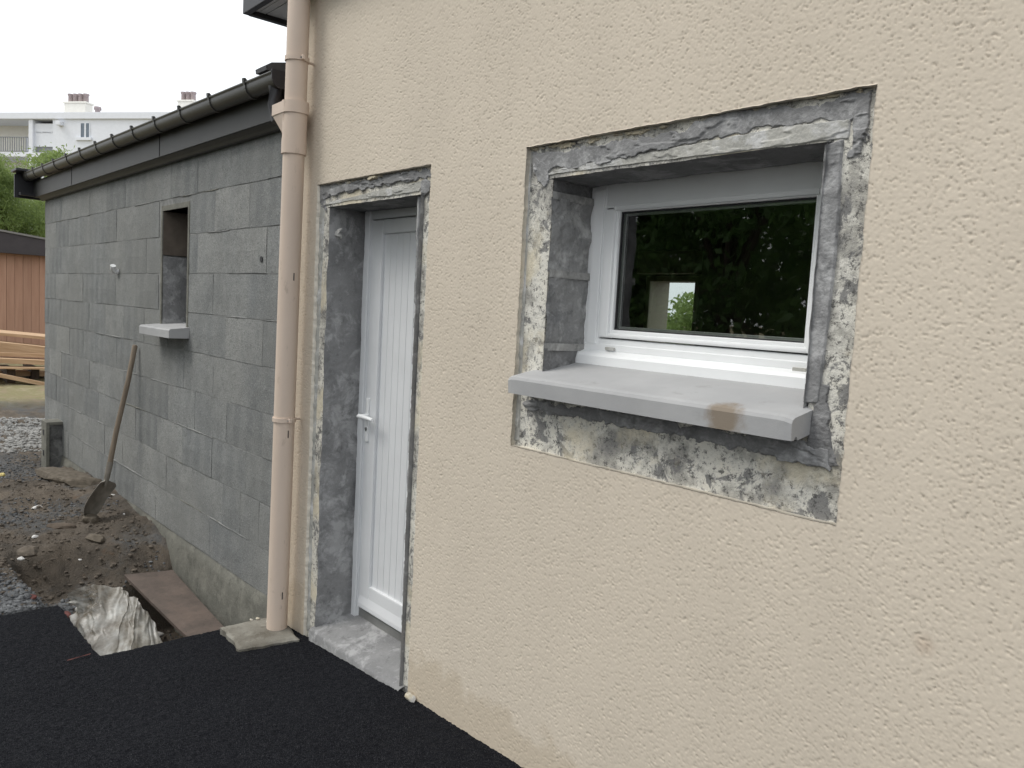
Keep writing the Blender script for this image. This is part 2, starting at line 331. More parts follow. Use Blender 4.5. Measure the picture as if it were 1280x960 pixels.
# ------------------------------------------------------------------ mesh helpers
class MB:
    def __init__(s): s.v = []; s.f = []; s.sm = []
    def add(s, vs, fs, smooth=False):
        b = len(s.v); s.v += [tuple(p) for p in vs]; s.f += [tuple(i + b for i in f) for f in fs]
        s.sm += [smooth] * len(fs); return s
    def box(s, x0, x1, y0, y1, z0, z1, bev=0.0):
        if bev:
            bm = bmesh.new(); bmesh.ops.create_cube(bm, size=1.0)
            for v in bm.verts:
                v.co = Vector(((x0 + x1) / 2 + v.co.x * (x1 - x0), (y0 + y1) / 2 + v.co.y * (y1 - y0), (z0 + z1) / 2 + v.co.z * (z1 - z0)))
            bmesh.ops.bevel(bm, geom=list(bm.edges), offset=bev, segments=2, affect='EDGES', profile=0.6)
            bm.verts.index_update()
            s.add([v.co for v in bm.verts], [[v.index for v in f.verts] for f in bm.faces]); bm.free(); return s
        vs = [(x, y, z) for x in (x0, x1) for y in (y0, y1) for z in (z0, z1)]
        return s.add(vs, [(0, 1, 3, 2), (4, 6, 7, 5), (0, 4, 5, 1), (2, 3, 7, 6), (0, 2, 6, 4), (1, 5, 7, 3)])
    def hexa(s, b, t):                       # four bottom corners, four top corners, same turn
        vs = list(b) + list(t)
        return s.add(vs, [(3, 2, 1, 0), (4, 5, 6, 7), (0, 1, 5, 4), (1, 2, 6, 5), (2, 3, 7, 6), (3, 0, 4, 7)])
    def prism(s, prof, x0, x1, smooth=False):    # profile of (y, z) run along x
        n = len(prof); vs = [(x0, y, z) for y, z in prof] + [(x1, y, z) for y, z in prof]
        fs = [(i, (i + 1) % n, n + (i + 1) % n, n + i) for i in range(n)]
        s.add(vs, fs, smooth); b = len(s.v) - 2 * n
        s.f += [tuple(range(b + n - 1, b - 1, -1)), tuple(range(b + n, b + 2 * n))]; s.sm += [False, False]; return s
    def tube(s, path, rad, n=14, caps=True, smooth=True):
        path = [Vector(p) for p in path]; rad = rad if hasattr(rad, '__len__') else [rad] * len(path)
        rings = []
        for i, p in enumerate(path):
            d = (path[min(i + 1, len(path) - 1)] - path[max(i - 1, 0)]).normalized()
            a = d.cross(Vector((0, 0, 1)))
            if a.length < 1e-3: a = Vector((1, 0, 0))
            a.normalize(); b = d.cross(a)
            rings.append([p + (a * math.cos(t) + b * math.sin(t)) * rad[i] for t in [2 * math.pi * k / n for k in range(n)]])
        vs = [v for r in rings for v in r]
        fs = [(i * n + k, i * n + (k + 1) % n, (i + 1) * n + (k + 1) % n, (i + 1) * n + k) for i in range(len(path) - 1) for k in range(n)]
        s.add(vs, fs, smooth); b = len(s.v) - len(vs)
        if caps:
            s.add(rings[0], [tuple(range(n - 1, -1, -1))]); s.add(rings[-1], [tuple(range(n))])
        return s
    def grid(s, P, smooth=True, skip=None):      # P[i][j] points
        nu, nv = len(P), len(P[0]); vs = [p for r in P for p in r]
        fs = [(i * nv + j, (i + 1) * nv + j, (i + 1) * nv + j + 1, i * nv + j + 1) for i in range(nu - 1) for j in range(nv - 1) if not (skip and skip(i, j))]
        return s.add(vs, fs, smooth)
    def build(s, name, mat, parent=None, fix=True):
        me = bpy.data.meshes.new(name); me.from_pydata(s.v, [], s.f); me.update()
        me.polygons.foreach_set('use_smooth', s.sm)
        if fix:
            bm = bmesh.new(); bm.from_mesh(me); bmesh.ops.recalc_face_normals(bm, faces=bm.faces); bm.to_mesh(me); bm.free()
        me.materials.append(mat)
        o = bpy.data.objects.new(name, me); COL.objects.link(o); o.parent = parent; return o
def npmesh(name, V, F, mat, parent=None, smooth=True):
    me = bpy.data.meshes.new(name); V = np.asarray(V, np.float32); F = np.asarray(F, np.int32); k = F.shape[1]
    me.vertices.add(len(V)); me.vertices.foreach_set('co', V.ravel())
    me.loops.add(F.size); me.loops.foreach_set('vertex_index', F.ravel())
    me.polygons.add(len(F)); me.polygons.foreach_set('loop_start', np.arange(0, F.size, k, dtype=np.int32))
    me.polygons.foreach_set('loop_total', np.full(len(F), k, np.int32))
    me.polygons.foreach_set('use_smooth', np.full(len(F), smooth, bool))
    me.update(calc_edges=True); me.validate(); me.materials.append(mat)
    o = bpy.data.objects.new(name, me); COL.objects.link(o); o.parent = parent; return o
def empty(name, loc=(0, 0, 0), rz=0.0):
    o = bpy.data.objects.new(name, None); COL.objects.link(o); o.location = loc; o.rotation_euler = (0, 0, rz); return o
def tag(o, label=None, cat=None, group=None, kind=None):
    for k, v in (('label', label), ('category', cat), ('group', group), ('kind', kind)):
        if v: o[k] = v
    return o

# ================================================================== SETTING: ground and driveway
def asph_z(x): return np.interp(x, [-6, -4.7, -3.87, -3.49, -2.62, -1.856, 1.5], [-.11, -.095, -.075, -.050, .027, .064, .14])
AX0, AX1, AY = -4.69, -3.87, -0.842          # far edge, pit edge, pit side
def ground_h(x, y):
    n = fbm(x * 0.9, y * 0.9, 3, 5) - 0.5; f = fbm(x * 5, y * 5, 9, 5) - 0.5; t = fbm(x * 22, y * 22, 21, 3) - 0.45
    base = -0.10 + 0.0 * x
    base = base + 0.05 * np.exp(-((x + 7.0) / 0.9) ** 2) - 0.05 * sst(-7.6, -8.8, x)
    base = base + 0.16 * sst(-11.9, -12.7, x) + 0.05 * sst(-13, -16, x)
    # the pit beside the annex, its bank at x = -5.6
    edge = -5.62 + 0.30 * (fbm(y * 2.2 + 9, y * 0 + 2, 4, 4) - 0.5) * 2 - 0.25 * sst(-0.25, -0.8, y)
    pit = sst(0, 0.30, x - edge) * sst(-0.95, -0.80, y)
    base = base - 0.22 * pit
    gap = sst(-.47, -.40, y + .03 * (fbm(x * 4, x * 0 + 3, 6, 3) - .5)) * sst(-5.42, -5.30, x)
    base = base - 0.34 * gap * pit + .05 * pit * (1 - gap) * sst(-5.4, -5.1, x)
    amp = np.where(x < -12.5, 0.5, 1.0)
    h = base + (0.10 * n + 0.085 * f + 0.03 * t) * amp
    h = h + 0.05 * sst(-0.35, -0.02, y) * sst(-5.6, -6.0, x) * sst(-9, -8.3, x)   # heaped against the wall
    # keep under the asphalt and under the house
    under = np.maximum(sst(AX0 - 0.06, AX0 + 0.05, x) * sst(AY + 0.04, AY - 0.06, y), sst(AX1 - 0.04, AX1 + 0.05, x))
    h = h * (1 - under) + np.minimum(h, -0.22) * under
    near = sst(0.3, 0.6, y) * sst(-9.6, -9.2, x)
    return h * (1 - near) + (-0.4) * near
def axis(dense0, dense1, step, far0, far1):
    a = list(np.arange(dense0, dense1 + step / 2, step)); lo = []; hi = []; s = step; p = dense0
    while p > far0: s *= 1.25; p -= s; lo.append(p)
    s = step; p = a[-1]
    while p < far1: s *= 1.25; p += s; hi.append(p)
    return np.array(lo[::-1] + a + hi)
gx = axis(-13.2, -3.6, 0.020, -900, 900); gy = axis(-1.5, 0.12, 0.014, -900, 900)
GX, GY = np.meshgrid(gx, gy, indexing='ij'); GZ = ground_h(GX, GY)
far = sst(20, 60, np.hypot(GX, GY)); GZ = GZ * (1 - far) - 0.1 * far
nv = len(gy); idx = np.arange(len(gx) * nv).reshape(len(gx), nv)
q4 = lambda I: np.stack([I[:-1, :-1], I[1:, :-1], I[1:, 1:], I[:-1, 1:]], -1).reshape(-1, 4)
ground = npmesh('ground', np.stack([GX, GY, GZ], -1).reshape(-1, 3), q4(idx), DIRT)
tag(ground, kind='structure')

# asphalt sheet with a cut corner: fine grid where it shows, skirts along the cut edges
ax = np.unique(np.concatenate([np.array([AX0, AX1]), np.arange(AX0, -1.2, 0.0072), axis(-0.6, -0.5, 0.05, -0.6, 9)[3:]]))
ay = np.unique(np.concatenate([np.array([AY]), np.arange(-1.75, 0.012, 0.0072), axis(-1.8, -1.75, 0.05, -9, -1.75)[:-1]]))
A, B = np.meshgrid(ax, ay, indexing='ij')
C = asph_z(A) + 0.0035 * (_h(np.floor(A * 160), np.floor(B * 160), 2) - 0.5) + 0.003 * (vn(A * 70, B * 70, 2) - .5) + 0.010 * (fbm(A * 3, B * 3, 5, 3) - 0.5) + 0.003 * (fbm(A * 30, B * 30, 8, 2) - .5)
ed = np.minimum(np.where(B > AY, A - AX1, A - AX0), 1) ; C = C - 0.02 * np.exp(-np.clip(ed, 0, 1) / 0.02)
jit = 0.010 * (fbm(A * 30 + 3, B * 30, 31, 3) - 0.5) * 2
A2 = A + np.where((np.abs(A - AX0) < 0.03) | (np.abs(A - AX1) < 0.03), jit, 0)
B2 = B + np.where(np.abs(B - AY) < 0.03, jit, 0)
V = np.stack([A2, B2, C], -1).reshape(-1, 3); I = np.arange(A.size).reshape(A.shape)
fc = q4(I); ca = A.reshape(-1)[fc].mean(1); cb = B.reshape(-1)[fc].mean(1)
fc = fc[~((ca < AX1) & (cb > AY))]
i1 = int(np.argmin(np.abs(ax - AX1))); j1 = int(np.argmin(np.abs(ay - AY)))
run = [I[0, j] for j in range(0, j1 + 1)] + [I[i, j1] for i in range(1, i1 + 1)] + [I[i1, j] for j in range(j1 + 1, len(ay))]
low = V[run].copy(); low[:, 2] -= 0.11; b0 = len(V)
V = np.concatenate([V, low]); sk = np.array([(run[k], b0 + k, b0 + k + 1, run[k + 1]) for k in range(len(run) - 1)])
drive = npmesh('driveway', V, np.concatenate([fc, sk]), ASPH); tag(drive, kind='structure')

# ================================================================== THE RENDERED HOUSE
house = empty('rendered_house', (-3.88, 0, 0))
tag(house, 'house with beige scraped render, raw patched surrounds and white door and window', 'house')
class HP:                                    # children of the house keep world coordinates
    pass
def hb(mb, name, mat, parent=None, fix=True):
    o = mb.build(name, mat, parent or house, fix)
    if parent is None: o.location = (3.88, 0, 0)
    return o
ZO = 1.60
WX0, WX1, WZ0, WZ1 = -2.017, -0.855, ZO - 0.452, ZO + 0.548        # window cut-out
DX0, DX1, DZ1 = -3.495, -2.568, ZO + 0.548                         # door cut-out
OX0, OX1, OZ0, OZ1 = -1.904, -0.962, ZO - 0.25, ZO + 0.440          # window opening
PX0, PX1, PZ1 = -3.402, -2.635, ZO + 0.443                         # door opening

# --- scraped render: real relief where the picture shows it
def seg(a, b, s): return np.linspace(a, b, max(2, int(round((b - a) / s)) + 1))
XL = -3.88
wx = np.unique(np.round(np.concatenate([seg(XL, DX0, .0045), seg(DX0, DX1, .0045), seg(DX1, WX0, .0035), seg(WX0, WX1, .0033), seg(WX1, -0.36, .0031), seg(-0.3, 7.0, .25)]), 5))
wz = np.unique(np.round(np.concatenate([seg(-0.3, 0.0, .03), seg(0.0, WZ0, .0033), seg(WZ0, WZ1, .0033), seg(DZ1, 2.68, .0033), seg(2.68, 3.02, .0042), seg(3.02, 3.09, .02)]), 5))
A, B = np.meshgrid(wx, wz, indexing='ij')
rs = np.random.default_rng(77)
r1, r2_ = rs.random(A.shape), rs.random(A.shape); dens = .75 + .5 * vn(A * 9, B * 9, 11)      # scattered scraped-out grains
pit = np.where(r1 < .080 * dens, .45 + .75 * r2_, 0); nx_ = np.where(pit > 1.12, .6, 0)
pit = np.maximum(pit, np.roll(nx_, 1, 0)); pit = pit + np.where(rs.random(A.shape) < .25, .35 * r2_, 0)
lump = vn(A * 160, B * 170, 12) - .5
fade = 1 - sst(-0.4, -0.3, A)
Yd = fade * (0.0025 * pit - 0.0004 * lump) + 0.004 * (fbm(A * 1.3, B * 1.3, 15, 3) - .5)
def near_edge(v, e): return np.exp(-np.abs(v - e) / 0.004)
ex = np.zeros_like(A); ez = np.zeros_like(A); jx = (fbm(A * 40, B * 40, 41, 3) - .5) * 0.010; jz = (fbm(A * 40, B * 40, 43, 3) - .5) * 0.008
for e in (WX0, WX1, DX0, DX1): ex += near_edge(A, e) * jx
for e in (WZ0, WZ1): ez += near_edge(B, e) * jz * 0.6
gj = fade * (1 - np.clip(sum(near_edge(A, e) for e in (WX0, WX1, DX0, DX1, XL)) * 3 + sum(near_edge(B, e) for e in (WZ0, WZ1, DZ1)) * 3, 0, 1))
V = np.stack([A + ex + gj * .0011 * (rs.random(A.shape) - .5), Yd, B + ez + gj * .0011 * (rs.random(A.shape) - .5)], -1).reshape(-1, 3); I = np.arange(A.size).reshape(A.shape)
fc = q4(I)[:, ::-1]; ca = A.reshape(-1)[fc].mean(1); cb = B.reshape(-1)[fc].mean(1)
hole = ((ca > WX0) & (ca < WX1) & (cb > WZ0) & (cb < WZ1)) | ((ca > DX0) & (ca < DX1) & (cb < DZ1))
fc = fc[~hole]
fi = lambda arr, v: int(np.argmin(np.abs(arr - v)))
loops = []
a0, a1, c0, c1 = fi(wx, WX0), fi(wx, WX1), fi(wz, WZ0), fi(wz, WZ1)
loops.append([I[i, c0] for i in range(a0, a1 + 1)] + [I[a1, j] for j in range(c0 + 1, c1 + 1)] + [I[i, c1] for i in range(a1 - 1, a0 - 1, -1)] + [I[a0, j] for j in range(c1 - 1, c0 - 1, -1)])
a0, a1, c1 = fi(wx, DX0), fi(wx, DX1), fi(wz, DZ1)
loops.append([I[a0, j] for j in range(0, c1 + 1)] + [I[i, c1] for i in range(a0 + 1, a1 + 1)] + [I[a1, j] for j in range(c1 - 1, -1, -1)])
loops.append([I[0, j] for j in range(len(wz))])
parts = [V]; fx = [fc]; nb = len(V)
for L in loops:
    lw = V[L].copy(); lw[:, 1] = 0.026; parts.append(lw)
    fx.append(np.array([(L[k], L[k + 1], nb + k + 1, nb + k) for k in range(len(L) - 1)])); nb += len(L)
V = np.concatenate(parts); V[:, 0] += 3.88
wall = npmesh('wall', V, np.concatenate(fx), RENDER, house); wall.data.materials.append(CUT)
mi = np.zeros(len(wall.data.polygons), np.int32); mi[len(fx[0]):] = 1; wall.data.polygons.foreach_set('material_index', mi); wall['label'] = 'beige scraped render with pitted surface'

# --- masonry behind the render
mb = MB(); Y0, Y1 = 0.022, 0.30; zt = 3.085; zb = -0.3
for x0, x1, z0, z1 in ((XL + .004, PX0, zb, zt), (PX0, PX1, PZ1, zt), (PX1, OX0, zb, zt), (OX0, OX1, zb, OZ0), (OX0, OX1, OZ1, zt), (OX1, 7, zb, zt)):
    mb.box(x0, x1, Y0, Y1, z0, z1)
mas = hb(mb, 'masonry', OLD); mas['label'] = 'old patchy plaster and masonry bared round the openings'

def rough(name, O, U, Vv, N, nu, nv, amp, freq, mat, parent=None, seed=0, edge=0.0, thick=0.0):
    """a hand-trowelled patch: point O, sides U and V, pushed along N by noise"""
    O, U, Vv, N = Vector(O), Vector(U), Vector(Vv), Vector(N)
    u, v = np.meshgrid(np.linspace(0, 1, nu), np.linspace(0, 1, nv), indexing='ij')
    su, sv = u * U.length, v * Vv.length
    h = .0015 + amp * 1.5 * sst(.2, .8, fbm(su * freq, sv * freq, seed, 5)) + amp * .4 * fbm(su * freq * 5, sv * freq * 5, seed + 5, 3)
    P = np.array(O)[None, None] + u[..., None] * np.array(U) + v[..., None] * np.array(Vv) + h[..., None] * np.array(N)
    I = np.arange(u.size).reshape(u.shape)
    P = P.reshape(-1, 3)
    if parent is None: P[:, 0] += 3.88
    return npmesh(name, P, q4(I), mat, parent or house)
def resample(pl, n, key, seed, jag):
    pl = sorted(pl, key=lambda p: p[key]); k = np.array([p[key] for p in pl]); o = np.array([p[1 - key] for p in pl])
    t = np.linspace(k[0], k[-1], n); v = np.interp(t, k, o)
    return t, v + jag * ((fbm(t * 9, t * 0 + seed, seed, 3) - .45) * 2 + .8 * (fbm(t * 60, t * 0 + seed, seed + 3, 3) - .45))
def smear(name, A_, B_, mat, y0=0.022, thick=0.010, along='x', n=420, m=34, seed=1, jag=0.008, amp=0.0022, drop=0.004, rag=0.8, soft=0.022, step=.5):
    """mortar spread on the wall face between two traced outlines given in photo pixels"""
    key = 0 if along == 'x' else 1
    A_ = [(at(p[0], p[1], 0.02).x, at(p[0], p[1], 0.02).z) for p in A_]; B_ = [(at(p[0], p[1], 0.02).x, at(p[0], p[1], 0.02).z) for p in B_]
    ta, va = resample(A_, n, key, seed, jag); tb, vb = resample(B_, n, key, seed + 50, jag)
    w = np.linspace(0, 1, m)[None, :]
    T = ta[:, None] * (1 - w) + tb[:, None] * w; W = va[:, None] * (1 - w) + vb[:, None] * w
    X, Z = (T, W) if key == 0 else (W, T)
    e = np.minimum(w, 1 - w) * 2; e = np.repeat(e, n, 0)
    wid = np.abs(va - vb)[:, None]
    ends = np.minimum(np.arange(n), np.arange(n)[::-1])[:, None] * (abs(ta[-1] - ta[0]) / n)
    dist = np.minimum(e * wid / 2, ends)
    mask = np.clip(dist / soft, 0, 1) + rag * (fbm(X * 30, Z * 30, seed + 21, 4) - .47) * 2
    prof = sst(.22, .34, mask)
    h = thick * (0.6 + .5 * (fbm(X * 6, Z * 12, seed + 7, 3) - .45) + step * sst(.46, .54, fbm(X * 8, Z * 26, seed + 8, 4))) + amp * (fbm(X * 90, Z * 110, seed + 9, 3) - .45)
    Y = y0 + drop * (1 - prof) - np.maximum(h, 0.0025) * prof
    P = np.stack([X + 3.88, Y, Z], -1).reshape(-1, 3)
    return npmesh(name, P, q4(np.arange(X.size).reshape(X.shape)), mat, house)

# --- window surround
smear('lintel_strip', [(672, 222), (690, 212), (760, 198), (850, 182), (985, 156), (1064, 148)], [(684, 221), (700, 217), (850, 199), (960, 186), (1062, 174)], LINTEL, thick=0.006, seed=3, jag=0.002, rag=.3, soft=.008)
smear('mortar_patch', [(664, 189), (700, 188), (730, 182), (770, 173), (815, 166), (862, 158), (872, 147), (905, 138), (940, 133), (985, 127), (1040, 121), (1092, 112)],
      [(668, 226), (690, 214), (715, 210), (745, 207), (790, 198), (815, 193), (850, 184), (880, 178), (915, 172), (950, 164), (985, 159), (1030, 155), (1064, 152)], MORTAR, thick=0.009, seed=5, n=520, jag=0.006)
smear('plaster_remnant', [(662, 184), (760, 167), (868, 149)], [(668, 190), (720, 184), (770, 174), (830, 163), (866, 156)], CREAM, thick=0.007, seed=8, jag=0.004)
smear('plaster_remnant', [(1000, 123), (1040, 116), (1080, 109)], [(1003, 125), (1040, 124), (1078, 117)], CREAM, thick=0.009, seed=9, jag=0.004)
smear('mortar_patch', [(1066, 118), (1066, 150), (1056, 190), (1052, 205)], [(1093, 110), (1091, 150), (1086, 180), (1082, 196)], MORTAR, thick=0.009, along='z', seed=11, n=90, jag=0.005)
smear('mortar_patch', [(669, 195), (668, 215), (670, 232)], [(686, 205), (686, 225), (682, 238)], MORTAR, thick=0.009, along='z', seed=12, n=50, jag=0.005)
smear('mortar_patch', [(650, 498), (700, 503), (800, 516), (900, 532), (1000, 552), (1040, 560)], [(655, 512), (700, 523), (760, 530), (830, 545), (900, 560), (980, 577), (1040, 586)], MORTAR, thick=0.010, seed=14, n=480, jag=0.010)
smear('mortar_patch', [(1016, 478), (1012, 520), (1005, 560), (1005, 580)], [(1040, 480), (1040, 530), (1044, 560), (1054, 588)], MORTAR_D, thick=0.011, along='z', seed=15, n=160, jag=0.006, step=.1, rag=.5)
smear('jamb_post', [(1031, 180), (1021, 330), (1006, 488), (1004, 505)], [(1056, 173), (1046, 330), (1029, 470), (1024, 505)], MORTAR, thick=0.016, along='z', seed=17, n=260, m=24, jag=0.002, rag=.15, soft=.010, step=.08)
# left edge bead left behind by the saw
smear('edge_bead', [(659, 188), (652, 330), (646, 470), (643, 552)], [(665, 188), (658, 330), (652, 470), (649, 552)], LINTEL, thick=0.006, along='z', seed=18, n=160, m=10, jag=0.0015, rag=.3, soft=.005)

# --- window reveals (soffit, jambs), left jamb of bared block ends with joints
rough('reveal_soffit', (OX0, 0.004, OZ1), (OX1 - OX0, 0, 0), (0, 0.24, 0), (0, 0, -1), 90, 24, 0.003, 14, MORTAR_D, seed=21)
rough('reveal_jamb', (OX1, 0.006, OZ0), (0, 0.24, 0), (0, 0, OZ1 - OZ0), (-1, 0, 0), 24, 70, 0.003, 12, MORTAR, seed=22)
jz = [OZ0 + 0.0, ZO - 0.105, ZO + 0.135, ZO + 0.385, OZ1]
for k in range(4):
    z0, z1 = jz[k] + (0.004 if k else 0), jz[k + 1] - 0.006
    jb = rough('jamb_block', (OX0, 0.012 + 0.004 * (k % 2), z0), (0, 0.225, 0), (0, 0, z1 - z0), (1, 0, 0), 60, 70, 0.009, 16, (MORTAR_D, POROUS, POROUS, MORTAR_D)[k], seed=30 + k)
for k in (1, 2, 3):
    rough('jamb_joint', (OX0 + 0.009, 0.010, jz[k] - 0.013), (0, 0.22, 0), (0, 0, 0.024), (1, 0, 0), 50, 8, 0.006, 18, MORTAR_L, seed=40 + k)

# --- window sill: sloped top, rounded nose, ear ends
sill_top_f, sill_bot = ZO - 0.203, ZO - 0.263
prof = [(-0.075, sill_bot), (-0.078, sill_top_f - 0.014), (-0.074, sill_top_f - 0.005), (-0.064, sill_top_f), (0.205, ZO - 0.150), (0.205, ZO - 0.21), (-0.045, sill_bot - 0.0), (-0.05, sill_bot + 0.008), (-0.058, sill_bot + 0.008), (-0.062, sill_bot)]
mb = MB(); n = len(prof); rows = []
xs = np.linspace(-1.965, -0.948, 60)
for i, x in enumerate(xs):
    t = min(i, len(xs) - 1 - i); sh = 0.006 if t == 0 else (0.0015 if t == 1 else 0)
    nz = 0.0016 * (vn(np.array(x * 22.), np.array(3.3), 5) - .5)
    rows.append([(x, y + (sh if y < 0 else 0) + nz, z - (sh if z > sill_bot + .02 else 0)) for y, z in prof])
mb.grid([r + [r[0]] for r in rows], smooth=False)
mb.add(rows[0], [tuple(range(n))]); mb.add(rows[-1], [tuple(range(n))[::-1]])
o = hb(mb, 'window_sill', SILL); o['label'] = 'grey concrete sill with a rusty brown stain on its front edge'

# --- window: frame > sash, pane, drain caps
FY = 0.200
def fr(px, py, y=FY): p = at(px, py, y); return p.x, p.z
fx0 = OX0 + 0.004; fx1 = OX1 - 0.0; fzt = OZ1 + 0.01
fzb = fr(728, 432)[1]
sx0 = fr(757, 300)[0]; sz1 = fr(760, 262)[1]; sz0 = fr(748, 421)[1]
gx0 = fr(771, 300, FY - .004)[0]; gz1 = fr(778, 264, FY - .004)[1]; gz0 = fr(762, 412, FY - .004)[1]
sx1 = OX1 - 0.055; gx1_ = sx1 - 0.07
def ringframe(mb, x0, x1, z0, z1, ix0, ix1, iz0, iz1, y0, y1, bev=0.004):
    mb.box(x0, ix0, y0, y1, z0, z1, bev); mb.box(ix1, x1, y0, y1, z0, z1, bev)
    mb.box(ix0 - .0015, ix1 + .0015, y0 + .0006, y1, z0 + .0002, iz0, bev); mb.box(ix0 - .0015, ix1 + .0015, y0 + .0006, y1, iz1, z1 - .0002, bev); return mb
mb = ringframe(MB(), fx0, fx1 + .02, fzb, fzt, sx0 - .004, sx1 + .004, sz0 - .004, sz1 + .004, FY, FY + .07, 0.006)
mb.box(fx0 + .02, sx0 - .012, FY - .006, FY + .01, fzb + .01, fzt - .03, .004)
win = hb(mb, 'window', PVC); win['label'] = 'white plastic window frame'
mb = ringframe(MB(), sx0, sx1, sz0, sz1, gx0 - .012, gx1_ + .012, gz0 - .012, gz1 + .012, FY - .008, FY + .06, 0.005)
mb = ringframe(mb, gx0 - .014, gx1_ + .014, gz0 - .014, gz1 + .014, gx0, gx1_, gz0, gz1, FY + .001, FY + .05, 0.004)
mb.build('sash', PVC, win)
ringframe(MB(), gx0 - .002, gx1_ + .002, gz0 - .002, gz1 + .002, gx0 + .004, gx1_ - .004, gz0 + .004, gz1 - .004, FY + .012, FY + .02, 0.001).build('gasket', GASKET, win)
ringframe(MB(), gx0 - .002, gx1_ + .002, gz0 - .002, gz1 + .002, gx0 + .012, gx1_ - .012, gz0 + .012, gz1 - .012, FY + .024, FY + .036, 0.001).build('glazing_spacer', STEEL, win)
MB().add([(gx0 - .003, FY + .022, gz0 - .003), (gx1_ + .003, FY + .022, gz0 - .003), (gx1_ + .003, FY + .022, gz1 + .003), (gx0 - .003, FY + .022, gz1 + .003)], [(0, 1, 2, 3)]).build('pane', GLASS, win, False)
# projecting drip rail under the frame
rz1 = fr(725, 441, FY - .03)[1]
mb = MB().prism([(FY - .034, rz1 - .036), (FY - .034, rz1 - .006), (FY - .026, rz1 + .004), (FY + .004, rz1 + .016), (FY + .06, rz1 + .016), (FY + .06, rz1 - .036)], fx0 - .012, fx1 + .02)
mb.build('drip_rail', PVC, win)
MB().box(fx0 + .01, fx1 + .02, FY - .004, FY + .05, rz1 + .012, fzb + .012, .003).build('bottom_rail', PVC, win)
for px, py in ((763, 436), (1000, 462)):
    x, z = fr(px, py, FY - .006)
    MB().box(x - .020, x + .020, FY - .012, FY - .002, z - .005, z + .005, .002).build('drain_cap', LINTEL, win)
MB().box(fx0 - .01, fx1 + .02, FY - .006, FY + .03, ZO - .185, rz1 - .034).build('sill_gap_shade', MORTAR_D, win)  # dark strip added for the shadow gap under the drip rail

# --- door surround
smear('lintel_strip', [(404, 254), (440, 245), (490, 234), (531, 225)], [(406, 257), (440, 251), (490, 245), (524, 240)], LINTEL, thick=0.006, seed=61, jag=0.003, rag=.3, soft=.008)
smear('mortar_patch', [(399, 231), (430, 226), (470, 219), (510, 212), (541, 207)], [(402, 252), (430, 243), (470, 236), (510, 229), (541, 224)], MORTAR, thick=0.009, seed=62, n=360, jag=0.007)
smear('plaster_remnant', [(432, 227), (460, 222), (482, 217)], [(434, 230), (460, 228), (480, 223)], CREAM, thick=0.017, seed=63, jag=0.004, n=60)
smear('mortar_patch', [(527, 224), (527, 232), (527, 246)], [(541, 222), (541, 232), (539, 242)], MORTAR, along='z', seed=64, n=40, jag=0.005)
smear('mortar_patch', [(398, 234), (398, 250), (402, 262)], [(407, 234), (407, 255), (409, 266)], MORTAR, along='z', seed=65, n=40, jag=0.004)
smear('jamb_edge', [(522, 242), (517, 420), (508, 640), (499, 858)], [(525, 242), (520, 420), (511, 640), (503, 858)], MORTAR, thick=0.006, along='z', seed=66, n=320, m=10, jag=0.002, rag=.3, soft=.006)
smear('edge_bead', [(398, 240), (391, 420), (384, 640), (379, 792)], [(406, 262), (399, 420), (391, 640), (387, 788)], LINTEL, thick=0.007, along='z', seed=68, n=260, m=10, jag=0.003, rag=.4, soft=.006)
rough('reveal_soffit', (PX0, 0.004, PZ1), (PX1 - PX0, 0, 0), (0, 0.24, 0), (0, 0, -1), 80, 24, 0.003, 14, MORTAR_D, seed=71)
rough('reveal_jamb', (PX0, 0.010, -0.12), (0, 0.21, 0), (0, 0, PZ1 + 0.12), (1, 0, 0), 60, 420, 0.010, 6, MORTAR, seed=72)
rough('reveal_jamb', (PX1, 0.006, -0.12), (0, 0.24, 0), (0, 0, PZ1 + 0.12), (-1, 0, 0), 24, 160, 0.003, 8, MORTAR, seed=73)
smear('mortar_blob', [(408, 288), (405, 300)], [(419, 284), (419, 298)], MORTAR_L, y0=0.05, thick=0.02, along='z', seed=74, n=12, m=8)
# threshold: mortar screed, a little uneven, falling outwards
u, v = np.meshgrid(np.linspace(PX0 - .01, PX1 + .012, 130), np.linspace(0, 1, 40), indexing='ij')
zf = np.interp(u, [PX0, PX1], [at(391, 788, -.01).z, at(497.5, 862, -.01).z]); zk = at(445, 768, .2).z
yy = -0.012 + v * 0.235 + 0.012 * (fbm(u * 9, v * 0, 81, 3) - .5) * (1 - v)
zz = zf + (zk - zf) * v + 0.006 * (fbm(u * 8, v * 3, 82, 4) - .5) - 0.012 * np.exp(-v / .03)
P = np.stack([u + 3.88, yy, zz], -1); sk_ = P[:, 0].copy(); sk_[:, 2] = -0.15; sk_[:, 1] += .004
top_i = np.arange(u.size).reshape(u.shape); fr_i = u.size + np.arange(len(sk_))
F = np.concatenate([q4(top_i), np.array([(top_i[k, 0], fr_i[k], fr_i[k + 1], top_i[k + 1, 0]) for k in range(len(sk_) - 1)])])
thr = npmesh('threshold', np.concatenate([P.reshape(-1, 3), sk_]), F, MORTAR, house); thr['label'] = 'grey mortar threshold'

